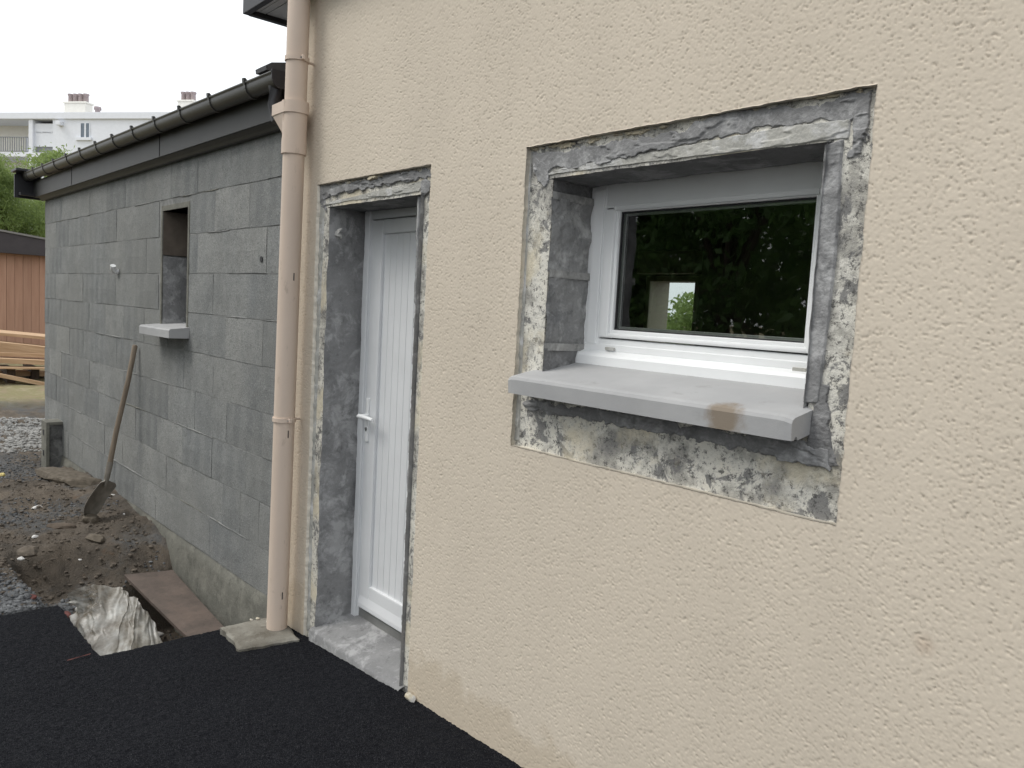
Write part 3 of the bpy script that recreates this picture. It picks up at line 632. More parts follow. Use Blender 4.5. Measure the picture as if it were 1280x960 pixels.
# --- door: frame, leaf stiles, slats, handle
DY = 0.205
def dq(px, py, y=DY): p = at(px, py, y); return p.x, p.z
dx0 = PX0 + 0.003; dx1 = PX1 + .03; dzb = 0.045; dzt = PZ1 + .02
seam = dq(461.5, 420)[0]; pan = dq(476, 420)[0]
dtop = dq(474, 275)[1]; ptop = dq(483, 292)[1]
lbx, lbz = dq(450, 759); pbz = dq(468, 735)[1]
stile = 0.115; lx0, lx1 = seam, PX1 - 0.03
mb = MB()
mb.box(dx0, seam - .005, DY - .004, DY + .06, dzb, dzt, .006); mb.box(lx1 + .005, dx1, DY - .004, DY + .06, dzb, dzt, .006)
mb.box(seam - .006, lx1 + .006, DY - .003, DY + .06, dtop + .004, dzt, .006)
mb.box(dx0 + .028, seam - .010, DY - .016, DY + .01, dzb, dzt - .02, .005)
door = hb(mb, 'door', PVC_D); door['label'] = 'white plastic door with a vertically grooved panel'
pz0 = lbz + 0.13; 
mb = ringframe(MB(), lx0, lx1, lbz, dtop, pan - .010, lx1 - (pan - lx0) + .01, pz0, ptop, DY - .006, DY + .055, .007)
mb.build('door_leaf', PVC_D, door)
mb = MB(); x0, x1 = pan - .012, lx1 - (pan - lx0) + .012
mb.prism([(DY - .014, lbz + .012), (DY - .014, lbz + .030), (DY - .004, lbz + .075), (DY + .03, lbz + .075), (DY + .03, lbz + .012)], lx0 + .01, lx1 - .01)
mb.build('weather_bar', PVC_D, door)
ns = 9; wslat = (x1 - x0) / ns
for k in range(ns):
    MB().box(x0 + k * wslat + .0012, x0 + (k + 1) * wslat - .0012, DY + .010, DY + .03, pz0 - .01, ptop + .01, .0025).build('slat', PVC_D, door)
MB().box(x0, x1, DY + .022, DY + .04, pz0 - .012, ptop + .012).build('slat_backing', PVC_D, door)
hx, hz = dq(459.5, 520, DY - .01)
hx = seam + .028
pl = MB().box(hx - .014, hx + .014, DY - .014, DY - .004, hz - .125, hz + .085, .004).build('handle_plate', PVC, door)
MB().tube([(hx, DY - .012, hz), (hx, DY - .050, hz)], .011, 12).tube([(hx - .008, DY - .052, hz), (hx + .04, DY - .055, hz + .002), (hx + .115, DY - .050, hz - .004)], [.0115, .011, .009], 12).build('handle', PVC, pl)
MB().tube([(hx, DY - .0165, hz - .062), (hx, DY - .010, hz - .062)], .0085, 14).build('lock_cylinder', STEEL, pl)
MB().box(hx - .002, hx + .002, DY - .0172, DY - .012, hz - .074, hz - .060).build('keyhole', GASKET, pl)
MB().box(dx0, dx1, DY + .004, DY + .06, 0.02, lbz - .006, .003).build('door_threshold_bar', STEEL, door)
MB().box(dx0, dx1, DY + .05, DY + .06, 0.02, dzt).build('door_back', PVC_D, door)

# --- room behind the window: floor, walls, ceiling, and the window in its back wall
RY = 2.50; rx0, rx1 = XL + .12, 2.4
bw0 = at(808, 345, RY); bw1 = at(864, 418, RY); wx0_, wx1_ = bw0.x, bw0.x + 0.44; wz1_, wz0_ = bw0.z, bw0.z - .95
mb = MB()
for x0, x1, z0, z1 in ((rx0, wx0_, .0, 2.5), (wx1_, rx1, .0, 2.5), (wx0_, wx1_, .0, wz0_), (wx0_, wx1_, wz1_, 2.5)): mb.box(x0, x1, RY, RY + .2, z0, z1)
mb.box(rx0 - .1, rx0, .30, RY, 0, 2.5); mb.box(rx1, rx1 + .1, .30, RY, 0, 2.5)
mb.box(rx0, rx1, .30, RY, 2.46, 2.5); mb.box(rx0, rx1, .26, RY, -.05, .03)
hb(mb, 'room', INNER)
mb = ringframe(MB(), wx0_, wx1_, wz0_, wz1_, wx0_ + .035, wx1_ - .035, wz0_ + .035, wz1_ - .035, RY + .002, RY + .04, .004)
rw = hb(mb, 'back_window', BEIGEF); rw['label'] = 'beige window seen through the room'
MB().add([(wx0_ + .03, RY + .02, wz0_ + .03), (wx1_ - .03, RY + .02, wz0_ + .03), (wx1_ - .03, RY + .02, wz1_ - .03), (wx0_ + .03, RY + .02, wz1_ - .03)], [(0, 1, 2, 3)]).build('pane', GLASS, rw, False)
MB().box(wx0_ + .001, wx0_ + .016, RY + .042, RY + .24, wz0_, wz1_).box(wx0_ + .016, wx1_ - .001, RY + .042, RY + .24, wz1_ - .03, wz1_ - .001).build('outer_reveal', BEIGEF, rw)
MB().box(wx0_ - .02, wx1_ + .02, RY - .09, RY - .002, wz1_ + .01, wz1_ + .16, .01).build('shutter_box', BEIGEF, rw)

# --- outer shell and roof of the house
mb = MB().box(XL + .004, XL + .03, .30, 2.8, -.3, 3.0).box(6.97, 7.0, .30, 2.8, -.3, 3.0)
for x0, x1, z0, z1 in ((XL + .03, wx0_ - .32, -.3, 3.0), (wx1_ + .1, 6.97, -.3, 3.0), (wx0_ - .32, wx1_ + .1, 1.9, 3.0), (wx0_ - .32, wx1_ + .1, -.3, .8)): mb.box(x0, x1, RY + .25, RY + .3, z0, z1)
hb(mb, 'outer_wall', RENDER)
EY = -.09; rc = at(308, 19, EY); rX, rZ = rc.x, rc.z
mb = MB().add([(rX, EY, rZ + .10), (7.3, EY, rZ + .10), (7.3, 3.0, rZ + 1.7), (rX, 3.0, rZ + 1.7), (rX, 3.3, rZ + .10), (7.3, 3.3, rZ + .10)], [(0, 1, 2, 3), (3, 2, 5, 4), (0, 3, 4), (1, 5, 2)])
roof = hb(mb, 'roof', SLATE)
MB().box(rX, 7.3, EY - .02, EY + .012, rZ, rZ + .12, .004).build('fascia_board', BLACK, roof)
MB().box(rX - .006, rX + .03, EY + .013, 3.2, rZ, rZ + .20, .004).build('verge_board', BLACK, roof)
for k in range(2):
    MB().box(rX + .031, 7.2, EY + .013 + k * .04, EY + .013 + k * .04 + .037, rZ + .022, rZ + .034, .002).build('soffit_board', SOFF, roof)
for k in range(6):
    MB().box(rX + .031, XL - .002, .006 + k * .13, .006 + k * .13 + .126, rZ + .023, rZ + .035, .002).build('soffit_board', SOFF, roof)

# ================================================================== THE BLOCK ANNEX
annex = empty('block_annex', ANX_O, ANX_A)
tag(annex, 'long low annex of bare grey concrete blocks with a dark gutter', 'outbuilding')
LEN = 5.43; TOPZ = 2.50; JZ0 = 2.235; RH = 0.25
sl = (atb(203, 262).x, atb(234, 262).x, 1.36, 2.165)          # slit window x0, x1, z0, z1
sl = (-1.885, -1.405, 1.375, 2.160)
mb = MB()
for x0, x1, z0, z1 in ((-LEN, sl[0], -.02, TOPZ), (sl[1], 0.0, -.02, TOPZ), (sl[0], sl[1], -.02, sl[2]), (sl[0], sl[1], sl[3], TOPZ)):
    mb.box(x0 + (.006 if x0 == -LEN else 0), x1, 0.0055, 0.20, z0, z1)
core = mb.build('wall', JOINT, annex); core['label'] = 'recessed mortar bed holding the blocks'
def block_mesh(w, h, seed, dep=0.19):
    r = random.Random(seed); nx, nz = 5, 3; hw, hh = w / 2, h / 2
    P = []
    for i in range(nx):
        row = []
        for j in range(nz):
            x = -hw + w * i / (nx - 1); z = -hh + h * j / (nz - 1)
            e = (i in (0, nx - 1)) or (j in (0, nz - 1))
            row.append((x + r.uniform(-.0025, .0025), (.003 if e else 0) + r.uniform(-.0012, .0012), z + r.uniform(-.002, .002)))
        P.append(row)
    mb = MB().grid(P, smooth=False)
    per = [(i, 0) for i in range(nx)] + [(nx - 1, j) for j in range(1, nz)] + [(i, nz - 1) for i in range(nx - 2, -1, -1)] + [(0, j) for j in range(nz - 2, 0, -1)]
    fr_ = [P[i][j] for i, j in per]; bk = [(x, .03, z) for x, y, z in fr_]; k = len(fr_)
    mb.add(fr_ + bk, [(a, (a + 1) % k, k + (a + 1) % k, k + a) for a in range(k)])
    me = bpy.data.meshes.new('block'); me.from_pydata(mb.v, [], mb.f); me.materials.append(BLOCK); me.update(); return me
cache = {}
def put_block(xa, xb, za, zb, tight=False):
    g = random.choice((.004, .005, .006, .007, .009))
    w, h = round(xb - xa - random.choice((.001, .002, .003)), 3), round(zb - za - g, 3)
    if w < .03 or h < .03: return
    key = (w, h, random.randrange(4))
    if key not in cache: cache[key] = block_mesh(w, h, hash(key) & 0xffff)
    o = bpy.data.objects.new('block', cache[key]); COL.objects.link(o); o.parent = core
    o.location = ((xa + xb) / 2, random.uniform(-.002, .002), (za + zb) / 2 + random.uniform(-.0015, .0015))
rows = [(JZ0 + RH - .004, JZ0)] + [(JZ0 - RH * k, JZ0 - RH * (k + 1)) for k in range(9)]
for ri, (zt_, zb_) in enumerate(rows):
    ph = -0.735 if ri in (0, 2, 4, 6, 8) else -0.455
    ph += random.uniform(-.02, .02)
    js = [0.0] + [ph - 0.5 * k + random.uniform(-.008, .008) for k in range(-1, 12)] + [-LEN]
    js = sorted([j for j in js if -LEN <= j <= 0]); out = [js[0]]
    for j in js[1:]:
        if j - out[-1] > .07: out.append(j)
    out[-1] = 0.0
    if ri == 8: out = sorted(out + [-0.498, -0.687]); out = [j for i, j in enumerate(out) if i == 0 or j - out[i - 1] > .07]; out[-1] = 0.0
    for a_, b_ in zip(out[:-1], out[1:]):
        o0, o1 = sl[0] - .03, sl[1] + .03
        lo, hi = sl[2] - .02, sl[3] + .04
        if zb_ < hi and zt_ > lo and b_ > o0 and a_ < o1:
            za, zb2 = zb_, zt_
            if a_ < o0 - .05: put_block(a_, o0, zb_, zt_)
            if b_ > o1 + .05: put_block(o1, b_, zb_, zt_)
            xa, xb = max(a_, o0), min(b_, o1)
            if zt_ - hi > .05: put_block(xa, xb, hi, zt_)
            if lo - zb_ > .05: put_block(xa, xb, zb_, lo)
        else: put_block(a_, b_, zb_, zt_)
# mortar squeezed out of some joints
for k in range(34):
    rr = random.Random(900 + k); zj = JZ0 - RH * rr.randrange(0, 9); L = rr.uniform(.25, .9); xa = rr.uniform(-LEN + .05, -.05 - L)
    if zj > sl[2] - .05 and zj < sl[3] + .05 and xa < sl[1] + .05 and xa + L > sl[0] - .05: continue
    n_ = int(L / .008); t_ = np.linspace(xa, xa + L, n_); jz_ = .006 * (fbm(t_ * 12, t_ * 0 + k, 300 + k, 3) - .45)
    hw = np.clip(.005 * (fbm(t_ * 5, t_ * 0 + k, 340 + k, 4) * 2.2 - .35), .0, .010)
    P_ = [np.stack([t_, .004 - .0055 * hw / .006 * e_, zj + jz_ + hw * o_], -1) for o_, e_ in ((-1, 0), (-.4, 1), (.4, 1), (1, 0))]
    npmesh('mortar_squeeze', np.stack(P_, 1).reshape(-1, 3), q4(np.arange(n_ * 4).reshape(n_, 4)), rr.choice((JOINT, JOINT, JOINT, FOOT)), core)
# slit window: cast surround, reveals, little sill
mb = MB()
mb.box(sl[0] - .028, sl[0], -.001, .19, sl[2], sl[3] + .036, .003); mb.box(sl[1], sl[1] + .028, -.001, .19, sl[2], sl[3] + .036, .003)
mb.box(sl[0] + .0004, sl[1] - .0004, -.0005, .19, sl[3], sl[3] + .036, .003)
so = mb.build('window_surround', FOOT, annex)
def rough_a(*a, **k): return rough(*a, parent=annex, **k)
rough_a('reveal_jamb', (sl[0] + .002, .004, sl[2]), (0, .26, 0), (0, 0, .48), (1, 0, 0), 26, 60, 0.012, 5, MORTAR, seed=91)
rough_a('reveal_jamb', (sl[0] + .002, .004, sl[2] + .49), (0, .26, 0), (0, 0, .295), (1, 0, 0), 26, 40, 0.004, 8, mk_flat('brown_reveal_block', (0.14, 0.115, 0.092), .95, .2, scale=9, bump=.4), seed=92)  # upper part of the reveal is a darker brown
mb = MB(); 
mb.prism([(-.125, 1.318), (-.125, 1.366), (-.117, 1.376), (.16, 1.405), (.16, 1.318)], sl[0] - .06, sl[1] + .055)
o = mb.build('window_sill', SILL, annex); o['label'] = 'small grey concrete sill jutting from the block wall'
# footing and mortar slop at the foot of the wall
u, v = np.meshgrid(np.linspace(-LEN, 0.0, 420), np.linspace(0, 1, 50), indexing='ij')
zt2 = -0.008 + 0.035 * (fbm(u * 3, u * 0, 95, 4) - .5); z_ = zt2 - v * .75
y_ = 0.012 - 0.010 * np.minimum(v * 14, 1) - 0.04 * v + 0.016 * (fbm(u * 5, z_ * 5, 96, 4) - .5) - .008 * (fbm(u * 1.3, z_ * 2, 97, 3) > .5) * np.minimum(v * 9, 1)
npmesh('footing', np.stack([u, y_, z_], -1).reshape(-1, 3), q4(np.arange(u.size).reshape(u.shape)), FOOT, annex)
# other walls, floor, roof
mb = MB().box(-LEN + .006, -LEN + .2, .201, 2.4, -.4, TOPZ).box(-.2, -.02, .201, 2.4, -.4, TOPZ).box(-LEN, 0, 2.4, 2.6, -.4, TOPZ + .2)
mb.build('other_wall', BLOCK, annex)
g0, g1 = 2.672, 2.715                                          # gutter rim height at house end and far end
def gz(x): return g0 + (g1 - g0) * (-x / 5.5)
XE = -5.60
mb = MB().add([(.0, -.10, gz(0) + .03), (XE, -.10, gz(XE) + .03), (XE, 2.7, gz(XE) + .45), (0, 2.7, gz(0) + .45), (.0, -.10, gz(0) + .0), (XE, -.10, gz(XE) + .0), (XE, 2.7, gz(XE) + .40), (0, 2.7, gz(0) + .40)], [(0, 1, 2, 3), (7, 6, 5, 4), (0, 4, 5, 1), (2, 6, 7, 3), (0, 3, 7, 4), (1, 5, 6, 2)])
rf = mb.build('roof', SLATE, annex)
# fascia, cove moulding
def run(mb, prof, x0, x1, n=2, smooth=False, tilt_=1.0):
    R_ = [[(x, y, z + (gz(x) - g0) * tilt_) for y, z in prof] for x in np.linspace(x0, x1, n)]
    k = len(prof); mb.grid([r + [r[0]] for r in R_], smooth); mb.add(R_[0], [tuple(range(k))]); mb.add(R_[-1], [tuple(range(k))[::-1]]); return mb
run(MB(), [(-.070, 2.50), (-.070, 2.66), (.0, 2.66), (.0, 2.50)], -.012, -5.598, tilt_=0).build('fascia_board', FASC, annex)
run(MB(), [(-.012, 2.462), (-.030, 2.466), (-.040, 2.480), (-.060, 2.497), (-.069, 2.499), (-.012, 2.499)], -.012, -5.44, tilt_=0).build('cove_moulding', FASC, annex)
for bx in (-1.75, -4.05):
    run(MB(), [(-.0735, 2.504), (-.0735, 2.652), (-.0702, 2.652), (-.0702, 2.504)], bx, bx - .006, tilt_=0).build('fascia_joint', BLACK, annex)
# half-round gutter with lip and brackets
R0 = 0.045; gy_ = -.122; GS = .008
prof = [(gy_ + R0 * math.cos(t), (g0 + .002) - GS + R0 * 1.15 * math.sin(t)) for t in np.linspace(0, -math.pi, 15)]
prof = [(gy_ + R0, (g0 + .002))] + prof + [(gy_ - R0, (g0 + .002)), (gy_ - R0 - .007, g0 + .005), (gy_ - R0 - .006, g0 + .012), (gy_ - R0 + .004, g0 + .012), (gy_ - R0 + .005, g0)]
inner = [(gy_ + (R0 - .005) * math.cos(t), (g0 + .002) - GS + (R0 - .005) * 1.15 * math.sin(t)) for t in np.linspace(-math.pi, 0, 15)] + [(gy_ + R0 - .005, (g0 + .002))]
full = prof + inner
gut = run(MB(), full, .145, XE, 30, smooth=True).build('gutter', GUT, annex)
hook = [(gy_ + (R0 + .0055) * math.cos(t), (g0 + .002) - GS + (R0 + .0055) * 1.15 * math.sin(t)) for t in np.linspace(0, -math.pi, 15)]
hook_in = [(gy_ + (R0 + .0005) * math.cos(t), (g0 + .002) - GS + (R0 + .0005) * 1.15 * math.sin(t)) for t in np.linspace(-math.pi, 0, 15)]
hp = hook + [(gy_ - R0 - .012, g0 + .013), (gy_ - R0 - .014, g0 + .028), (gy_ - R0 - .002, g0 + .030), (gy_ - R0 + .012, g0 + .016), (gy_ - R0 - .001, g0 + .013)] + hook_in
for x in (-.166, -.64, -1.10, -1.555, -2.01, -2.47, -2.91, -3.37, -3.81, -4.26, -4.69, -5.10, -5.42):
    run(MB(), hp, x + .010, x - .010).build('bracket', GUT, gut)
# end cap, far end box and flange, ridge piece at the house end
e = gz(XE) - g0
mb = MB().box(XE - .03, XE, -.235, .0, 2.44 + e, 2.672 + e, .003).box(XE - .06, XE + .20, -.255, .02, 2.688 + e, 2.712 + e, .003).box(XE - .02, XE - .004, -.22, -.02, 2.672 + e, 2.688 + e)
mb.box(XE, -5.505, -.20, -.002, 2.462 + e, 2.49 + e)
mb.build('end_box', BLACK, annex)
mb = MB().prism([(-.175, 2.695), (-.178, 2.715), (-.15, 2.735), (-.002, 2.77), (-.002, 2.695)], -.02, .10)
mb.build('roof_end_cap', SLATE, annex)
cap = [(gy_ + (R0 + .004) * math.cos(t), g0 - GS + (R0 + .004) * 1.15 * math.sin(t)) for t in np.linspace(0, -math.pi, 15)]
MB().prism([(gy_ + R0 + .004, g0 + .02)] + cap + [(gy_ - R0 - .004, g0 + .02)], .1455, .152).build('gutter_end_stop', BLACK, gut)
mb = MB().tube([(.085, gy_, 2.63), (.085, gy_, 2.55), (.12, -.115, 2.46)], .034, 12); mb.build('gutter_outlet', BLACK, gut)
# small marks on the block wall
p = atb(327, 324); MB().tube([(p.x, -.004, p.z), (p.x, .02, p.z)], .016, 10).build('drilled_hole', GASKET, annex)
p = atb(148, 336)
path = [(p.x - .02, .02, p.z - .02), (p.x - .02, -.022, p.z - .022), (p.x - .014, -.036, p.z - .004), (p.x + .004, -.040, p.z + .022)]
el = MB().tube(path, .021, 14).build('pipe_stub', PVC, annex); el['label'] = 'white plastic pipe stub poking out of the block wall'

# ================================================================== DOWNPIPE
pb = at(346, 784, -.085); ptop_ = at(374, 2, -.085)
dp = empty('downpipe', (pb.x, pb.y, pb.z))
tag(dp, 'beige plastic rain downpipe fixed at the corner between the render and the blocks', 'downpipe')
Lp = 3.30 - pb.z; tilt = (ptop_.x - pb.x) / (ptop_.z - pb.z)
def pp(z): return Vector((tilt * z, 0, z))                     # along the pipe, from its foot
def zpix(px, py): return at(px, py, -.085).z - pb.z
RP = 0.050
MB().tube([pp(-.06), pp(.4), pp(1.2), pp(2.0), pp(Lp)], RP, 28).build('pipe', PIPE, dp)
for py, px in ((76, 369), (524, 355)):
    z = zpix(px, py); c = pp(z)
    mb = MB().tube([pp(z - .010), pp(z + .010)], RP + .006, 28)
    mb.box(c.x + RP, c.x + RP + .022, -.007, .007, z - .010, z + .010, .002).box(c.x - RP - .02, c.x - RP, -.006, .006, z - .009, z + .009, .002)
    mb.tube([(c.x, RP, z), (c.x, .082, z)], .006, 8)
    col = mb.build('collar', PIPE, dp)
    MB().tube([(c.x + RP + .010, -.0105, z), (c.x + RP + .010, -.006, z)], .004, 8).build('screw', STEEL, col)
z1_, z2_, z3_ = zpix(364, 130), zpix(362, 172), zpix(360, 190)
mb = MB().tube([pp(z1_), pp(z1_ - .055)], RP + .012, 28).tube([pp(z1_ - .0552), pp(z3_)], RP + .006, 28)
c1 = pp(z1_); c2 = pp(z2_)
mb.hexa([(c2.x - .035, -.030, z2_ - .01), (c2.x, -.052, z2_ - .01), (c2.x, .052, z2_ - .01), (c2.x - .035, .040, z2_ - .01)],
        [(c1.x - .125, -.055, z1_ - .055), (c1.x, -.0595, z1_ - .055), (c1.x, .0595, z1_ - .055), (c1.x - .125, .055, z1_ - .055)])
mb.hexa([(c1.x - .128, -.058, z1_ - .055), (c1.x, -.062, z1_ - .055), (c1.x, .062, z1_ - .055), (c1.x - .128, .058, z1_ - .055)],
        [(c1.x - .128, -.058, z1_ - .005), (c1.x, -.062, z1_ - .005), (c1.x, .062, z1_ - .005), (c1.x - .128, .058, z1_ - .005)])
mb.build('branch_hopper', PIPE, dp)
z4 = zpix(361, 192)
MB().tube([pp(z3_ - .02), pp(z3_ + .05)], RP + .0075, 28).build('coupling', PIPE, dp)
for py, px in ((346, 352), (540, 352), (740, 346)):
    z = zpix(px, py); c = pp(z)
    MB().box(c.x + RP - .004, c.x + RP + .0006, -.003, .002, z - .018, z + .018).build('slot', BLACK, dp)

# slab under the downpipe
slab_z = pb.z + .002
cor = [gr(277, 783, slab_z), gr(300, 810, slab_z), gr(374, 797, slab_z), gr(345, 768, slab_z)]
cx = sum((c.x for c in cor)) / 4; cy = sum((c.y for c in cor)) / 4
n = 26; P = []
for i in range(n):
    r = []
    for j in range(n):
        s, t = i / (n - 1), j / (n - 1)
        p = (cor[0] * (1 - s) + cor[1] * s) * (1 - t) + (cor[3] * (1 - s) + cor[2] * s) * t
        e = min(s, 1 - s, t, 1 - t)
        nz = float(fbm(np.array(p.x * 14), np.array(p.y * 14), 101, 4)) - .5
        jx = (float(vn(np.array(p.x * 30), np.array(p.y * 30), 102)) - .5) * .018 * (e < .01)
        yy_ = min(p.y + jx, -.004)
        r.append((p.x - cx + jx, yy_ - cy, .004 * nz - (.008 if e < .005 else 0)))
    P.append(r)
mb = MB().grid(P, smooth=False)
rim = [P[i][0] for i in range(n)] + [P[n - 1][j] for j in range(1, n)] + [P[i][n - 1] for i in range(n - 2, -1, -1)] + [P[0][j] for j in range(n - 2, 0, -1)]
k = len(rim); rl = [(x * 0.985, y * 0.985, -.055 + random.uniform(-.006, .004)) for x, y, z in rim]
mb.add(rim + rl, [(a, (a + 1) % k, k + (a + 1) % k, k + a) for a in range(k)] ); mb.add(rl, [tuple(range(k))])
sb = mb.build('paving_slab', SLABM); sb.location = (cx, cy, slab_z)
tag(sb, 'chipped weathered paving slab under the foot of the beige downpipe', 'slab')

# ================================================================== SMALL THINGS ON THE GROUND
def gh(x, y): return float(ground_h(np.array([x]), np.array([y]))[0])
# rusty plate across the pit
zpl = -0.26
c = [gr(155, 719, zpl + .02), gr(216, 713, zpl + .02), gr(292, 797, zpl), gr(237, 799, zpl)]
ext = .35
c[2] = c[2] + (c[2] - c[1]).normalized() * ext; c[3] = c[3] + (c[3] - c[0]).normalized() * ext
for v in c: v.y = min(v.y, -.035)
o3 = sum(c, Vector()) / 4
mb = MB(); N1, N2 = 40, 14; T = []; Bm = []
for i in range(N1):
    r = []; rb = []
    for j in range(N2):
        s, t = i / (N1 - 1), j / (N2 - 1)
        p = (c[0] * (1 - s) + c[3] * s) * (1 - t) + (c[1] * (1 - s) + c[2] * s) * t - o3
        z = p.z + .012 * (s - .5) ** 2 + .003 * (float(vn(np.array(s * 9), np.array(t * 4), 3)) - .5)
        r.append((p.x, p.y, z)); rb.append((p.x, p.y, z - .018))
    T.append(r); Bm.append(rb)
mb.grid(T, smooth=False); mb.grid(Bm, smooth=False)
for L1, L2 in ((T[0], Bm[0]), (T[-1], Bm[-1]), ([r[0] for r in T], [r[0] for r in Bm]), ([r[-1] for r in T], [r[-1] for r in Bm])): mb.grid([L1, L2], smooth=False)
pl = mb.build('steel_plate', RUST); pl.location = o3
tag(pl, 'long rusty brown steel plate laid in the pit along the block wall', 'plate')

# crumpled plastic sheet standing along the cut edge of the asphalt
def sheet(name, label, base, top, seed, nf=7, n=150, m=40, amp=.030):
    base = [Vector(b) for b in base]; top = [Vector(b) for b in top]
    def lerp(pl_, t):
        f = t * (len(pl_) - 1); i = min(int(f), len(pl_) - 2); return pl_[i].lerp(pl_[i + 1], f - i)
    org = base[0].copy(); P = []
    for i in range(n):
        u_ = i / (n - 1); a_ = lerp(base, u_); b_ = lerp(top, u_)
        side = (lerp(base, min(1, u_ + .02)) - lerp(base, max(0, u_ - .02))); side.z = 0; side.normalize(); nrm = Vector((-side.y, side.x, 0))
        jag = .030 * (float(fbm(np.array(u_ * 14), np.array(.5), seed, 4)) - .45) * 2
        r = []
        for j in range(m):
            v_ = j / (m - 1)
            fold = (float(vn(np.array(u_ * nf * 1.5 + v_ * .9), np.array(v_ * 1.6), seed + 2)) - .5) * 2 * amp * (.4 + v_)
            fold += (float(fbm(np.array(u_ * 17 + v_ * 5), np.array(v_ * 7 - u_ * 4), seed + 4, 4)) - .45) * amp * 1.3 + abs(float(vn(np.array(u_ * 11 - v_ * 3), np.array(v_ * 4 + u_ * 3), seed + 8)) - .5) * amp * 1.6
            p = a_.lerp(b_, v_) + nrm * (fold + .05 * math.sin(v_ * 2.6)) + Vector((0, 0, jag * v_))
            r.append(p - org)
        P.append(r)
    o = MB().grid(P, smooth=True).build(name, SHEET); o.location = org
    return tag(o, label, 'plastic sheet')
bs = [(-4.66, -.80, -.17), (-4.45, -.81, -.20), (-4.2, -.81, -.22), (-3.98, -.80, -.24), (-3.86, -.74, -.26), (-3.84, -.60, -.28), (-3.84, -.48, -.28)]
tp = [gr(75, 745, -.02), gr(96, 735, .02), gr(125, 735, .0), gr(145, 742, -.03), gr(168, 752, -.05), gr(186, 765, -.10), gr(197, 786, -.18)]
sheet('plastic_sheet', 'crumpled dirty clear plastic sheet along the cut edge of the black asphalt', bs, tp, 201)

# shovel leaning on the block wall
tipw = gr(104, 650, gh(-6.35, -.36) + .005)
topw = ANX_M @ (atb(169, 431, -.025)); sockw = None
sh = empty('shovel', tipw); tag(sh, 'shovel with a worn wooden handle leaning against the block wall', 'shovel')
neck = atx(133, 600, (tipw.x * .80 + topw.x * .20)) ; 
T0 = topw - tipw; K = neck - tipw
hdir = (T0 - K).normalized(); side = hdir.cross(Vector((0, -1, 0))).normalized(); fn = side.cross(hdir).normalized()
s0 = K + hdir * .10
MB().tube([s0, s0 + (T0 - s0) * .3 + fn * .004, s0 + (T0 - s0) * .7 - fn * .004, T0 - hdir * .01, T0], [.0195, .0185, .018, .0185, .012], 14).build('handle', ASHW, sh)
mb = MB().tube([K - hdir * .05, K + hdir * .02, K + hdir * .14], [.010, .020, .0225], 14); mb.build('socket', IRON, sh)
bd = (Vector((0, 0, 0)) - K); L_ = bd.length; bd.normalize(); vw = (tipw - CAM).normalized(); bp = bd.cross(vw).normalized(); bside = (bp * .50 + bp.cross(bd).normalized() * .86).normalized(); bn = bd.cross(bside).normalized()
P = []
for back in (0, 1):
    G_ = []
    for i in range(15):
        t = i / 14; w = .105 * (min(1, (t + .03) / .10) ** .4) * (1 - max(0, (t - .60) / .40) ** 2.2) + .004; r = []
        for j in range(13):
            s = (j / 12 - .5) * 2
            r.append(K + bd * (t * L_) + bside * (s * w) + bn * (.035 * s * s - .022 * math.sin(t * 3.1) + back * .003))
        G_.append(r)
    P.append(G_)
mb = MB().grid(P[0]).grid(P[1]); mb.grid([[r[0] for r in P[0]], [r[0] for r in P[1]]]); mb.grid([[r[-1] for r in P[0]], [r[-1] for r in P[1]]]); mb.grid([P[0][0], P[1][0]]); mb.grid([P[0][-1], P[1][-1]])
mb.build('blade', IRON, sh)

# channel block stood on end by the wall
kx = -8.55; b0_ = atx(52, 592, kx)
kz = gh(kx, -.3) - .02
kb = empty('channel_block', (kx, 0, kz)); tag(kb, 'hollow grey concrete channel block stood on end at the far wall corner', 'block')
ky0 = atx(57, 560, kx).y; ky1 = atx(86, 560, kx).y; kh = atx(70, 527, kx).z - kz
mb = MB().box(-.20, -.006, ky0, ky1, 0, kh, .006)
mb.box(-.006, .018, ky0 + .0005, ky0 + .03, .001, kh - .001, .004).box(-.006, .018, ky1 - .022, ky1 - .0005, .001, kh - .001, .004).box(-.006, .0175, ky0 + .03, ky1 - .022, kh - .03, kh - .0015, .004)
mb.build('shell', FOOT, kb)
MB().box(-.0055, -.001, ky0 + .031, ky1 - .023, .01, kh - .032).build('hollow_face', mk_mortar('shaded_hollow_concrete', (.055, .055, .054), (.15, .15, .145)), kb)  # dark sheet, its colour stands in for the shade inside the hollow
for zz_ in (.16, .36):
    MB().box(-.11, -.07, ky0 - .004, ky0 + .004, zz_, zz_ + .05).build('slot', BLACK, kb)

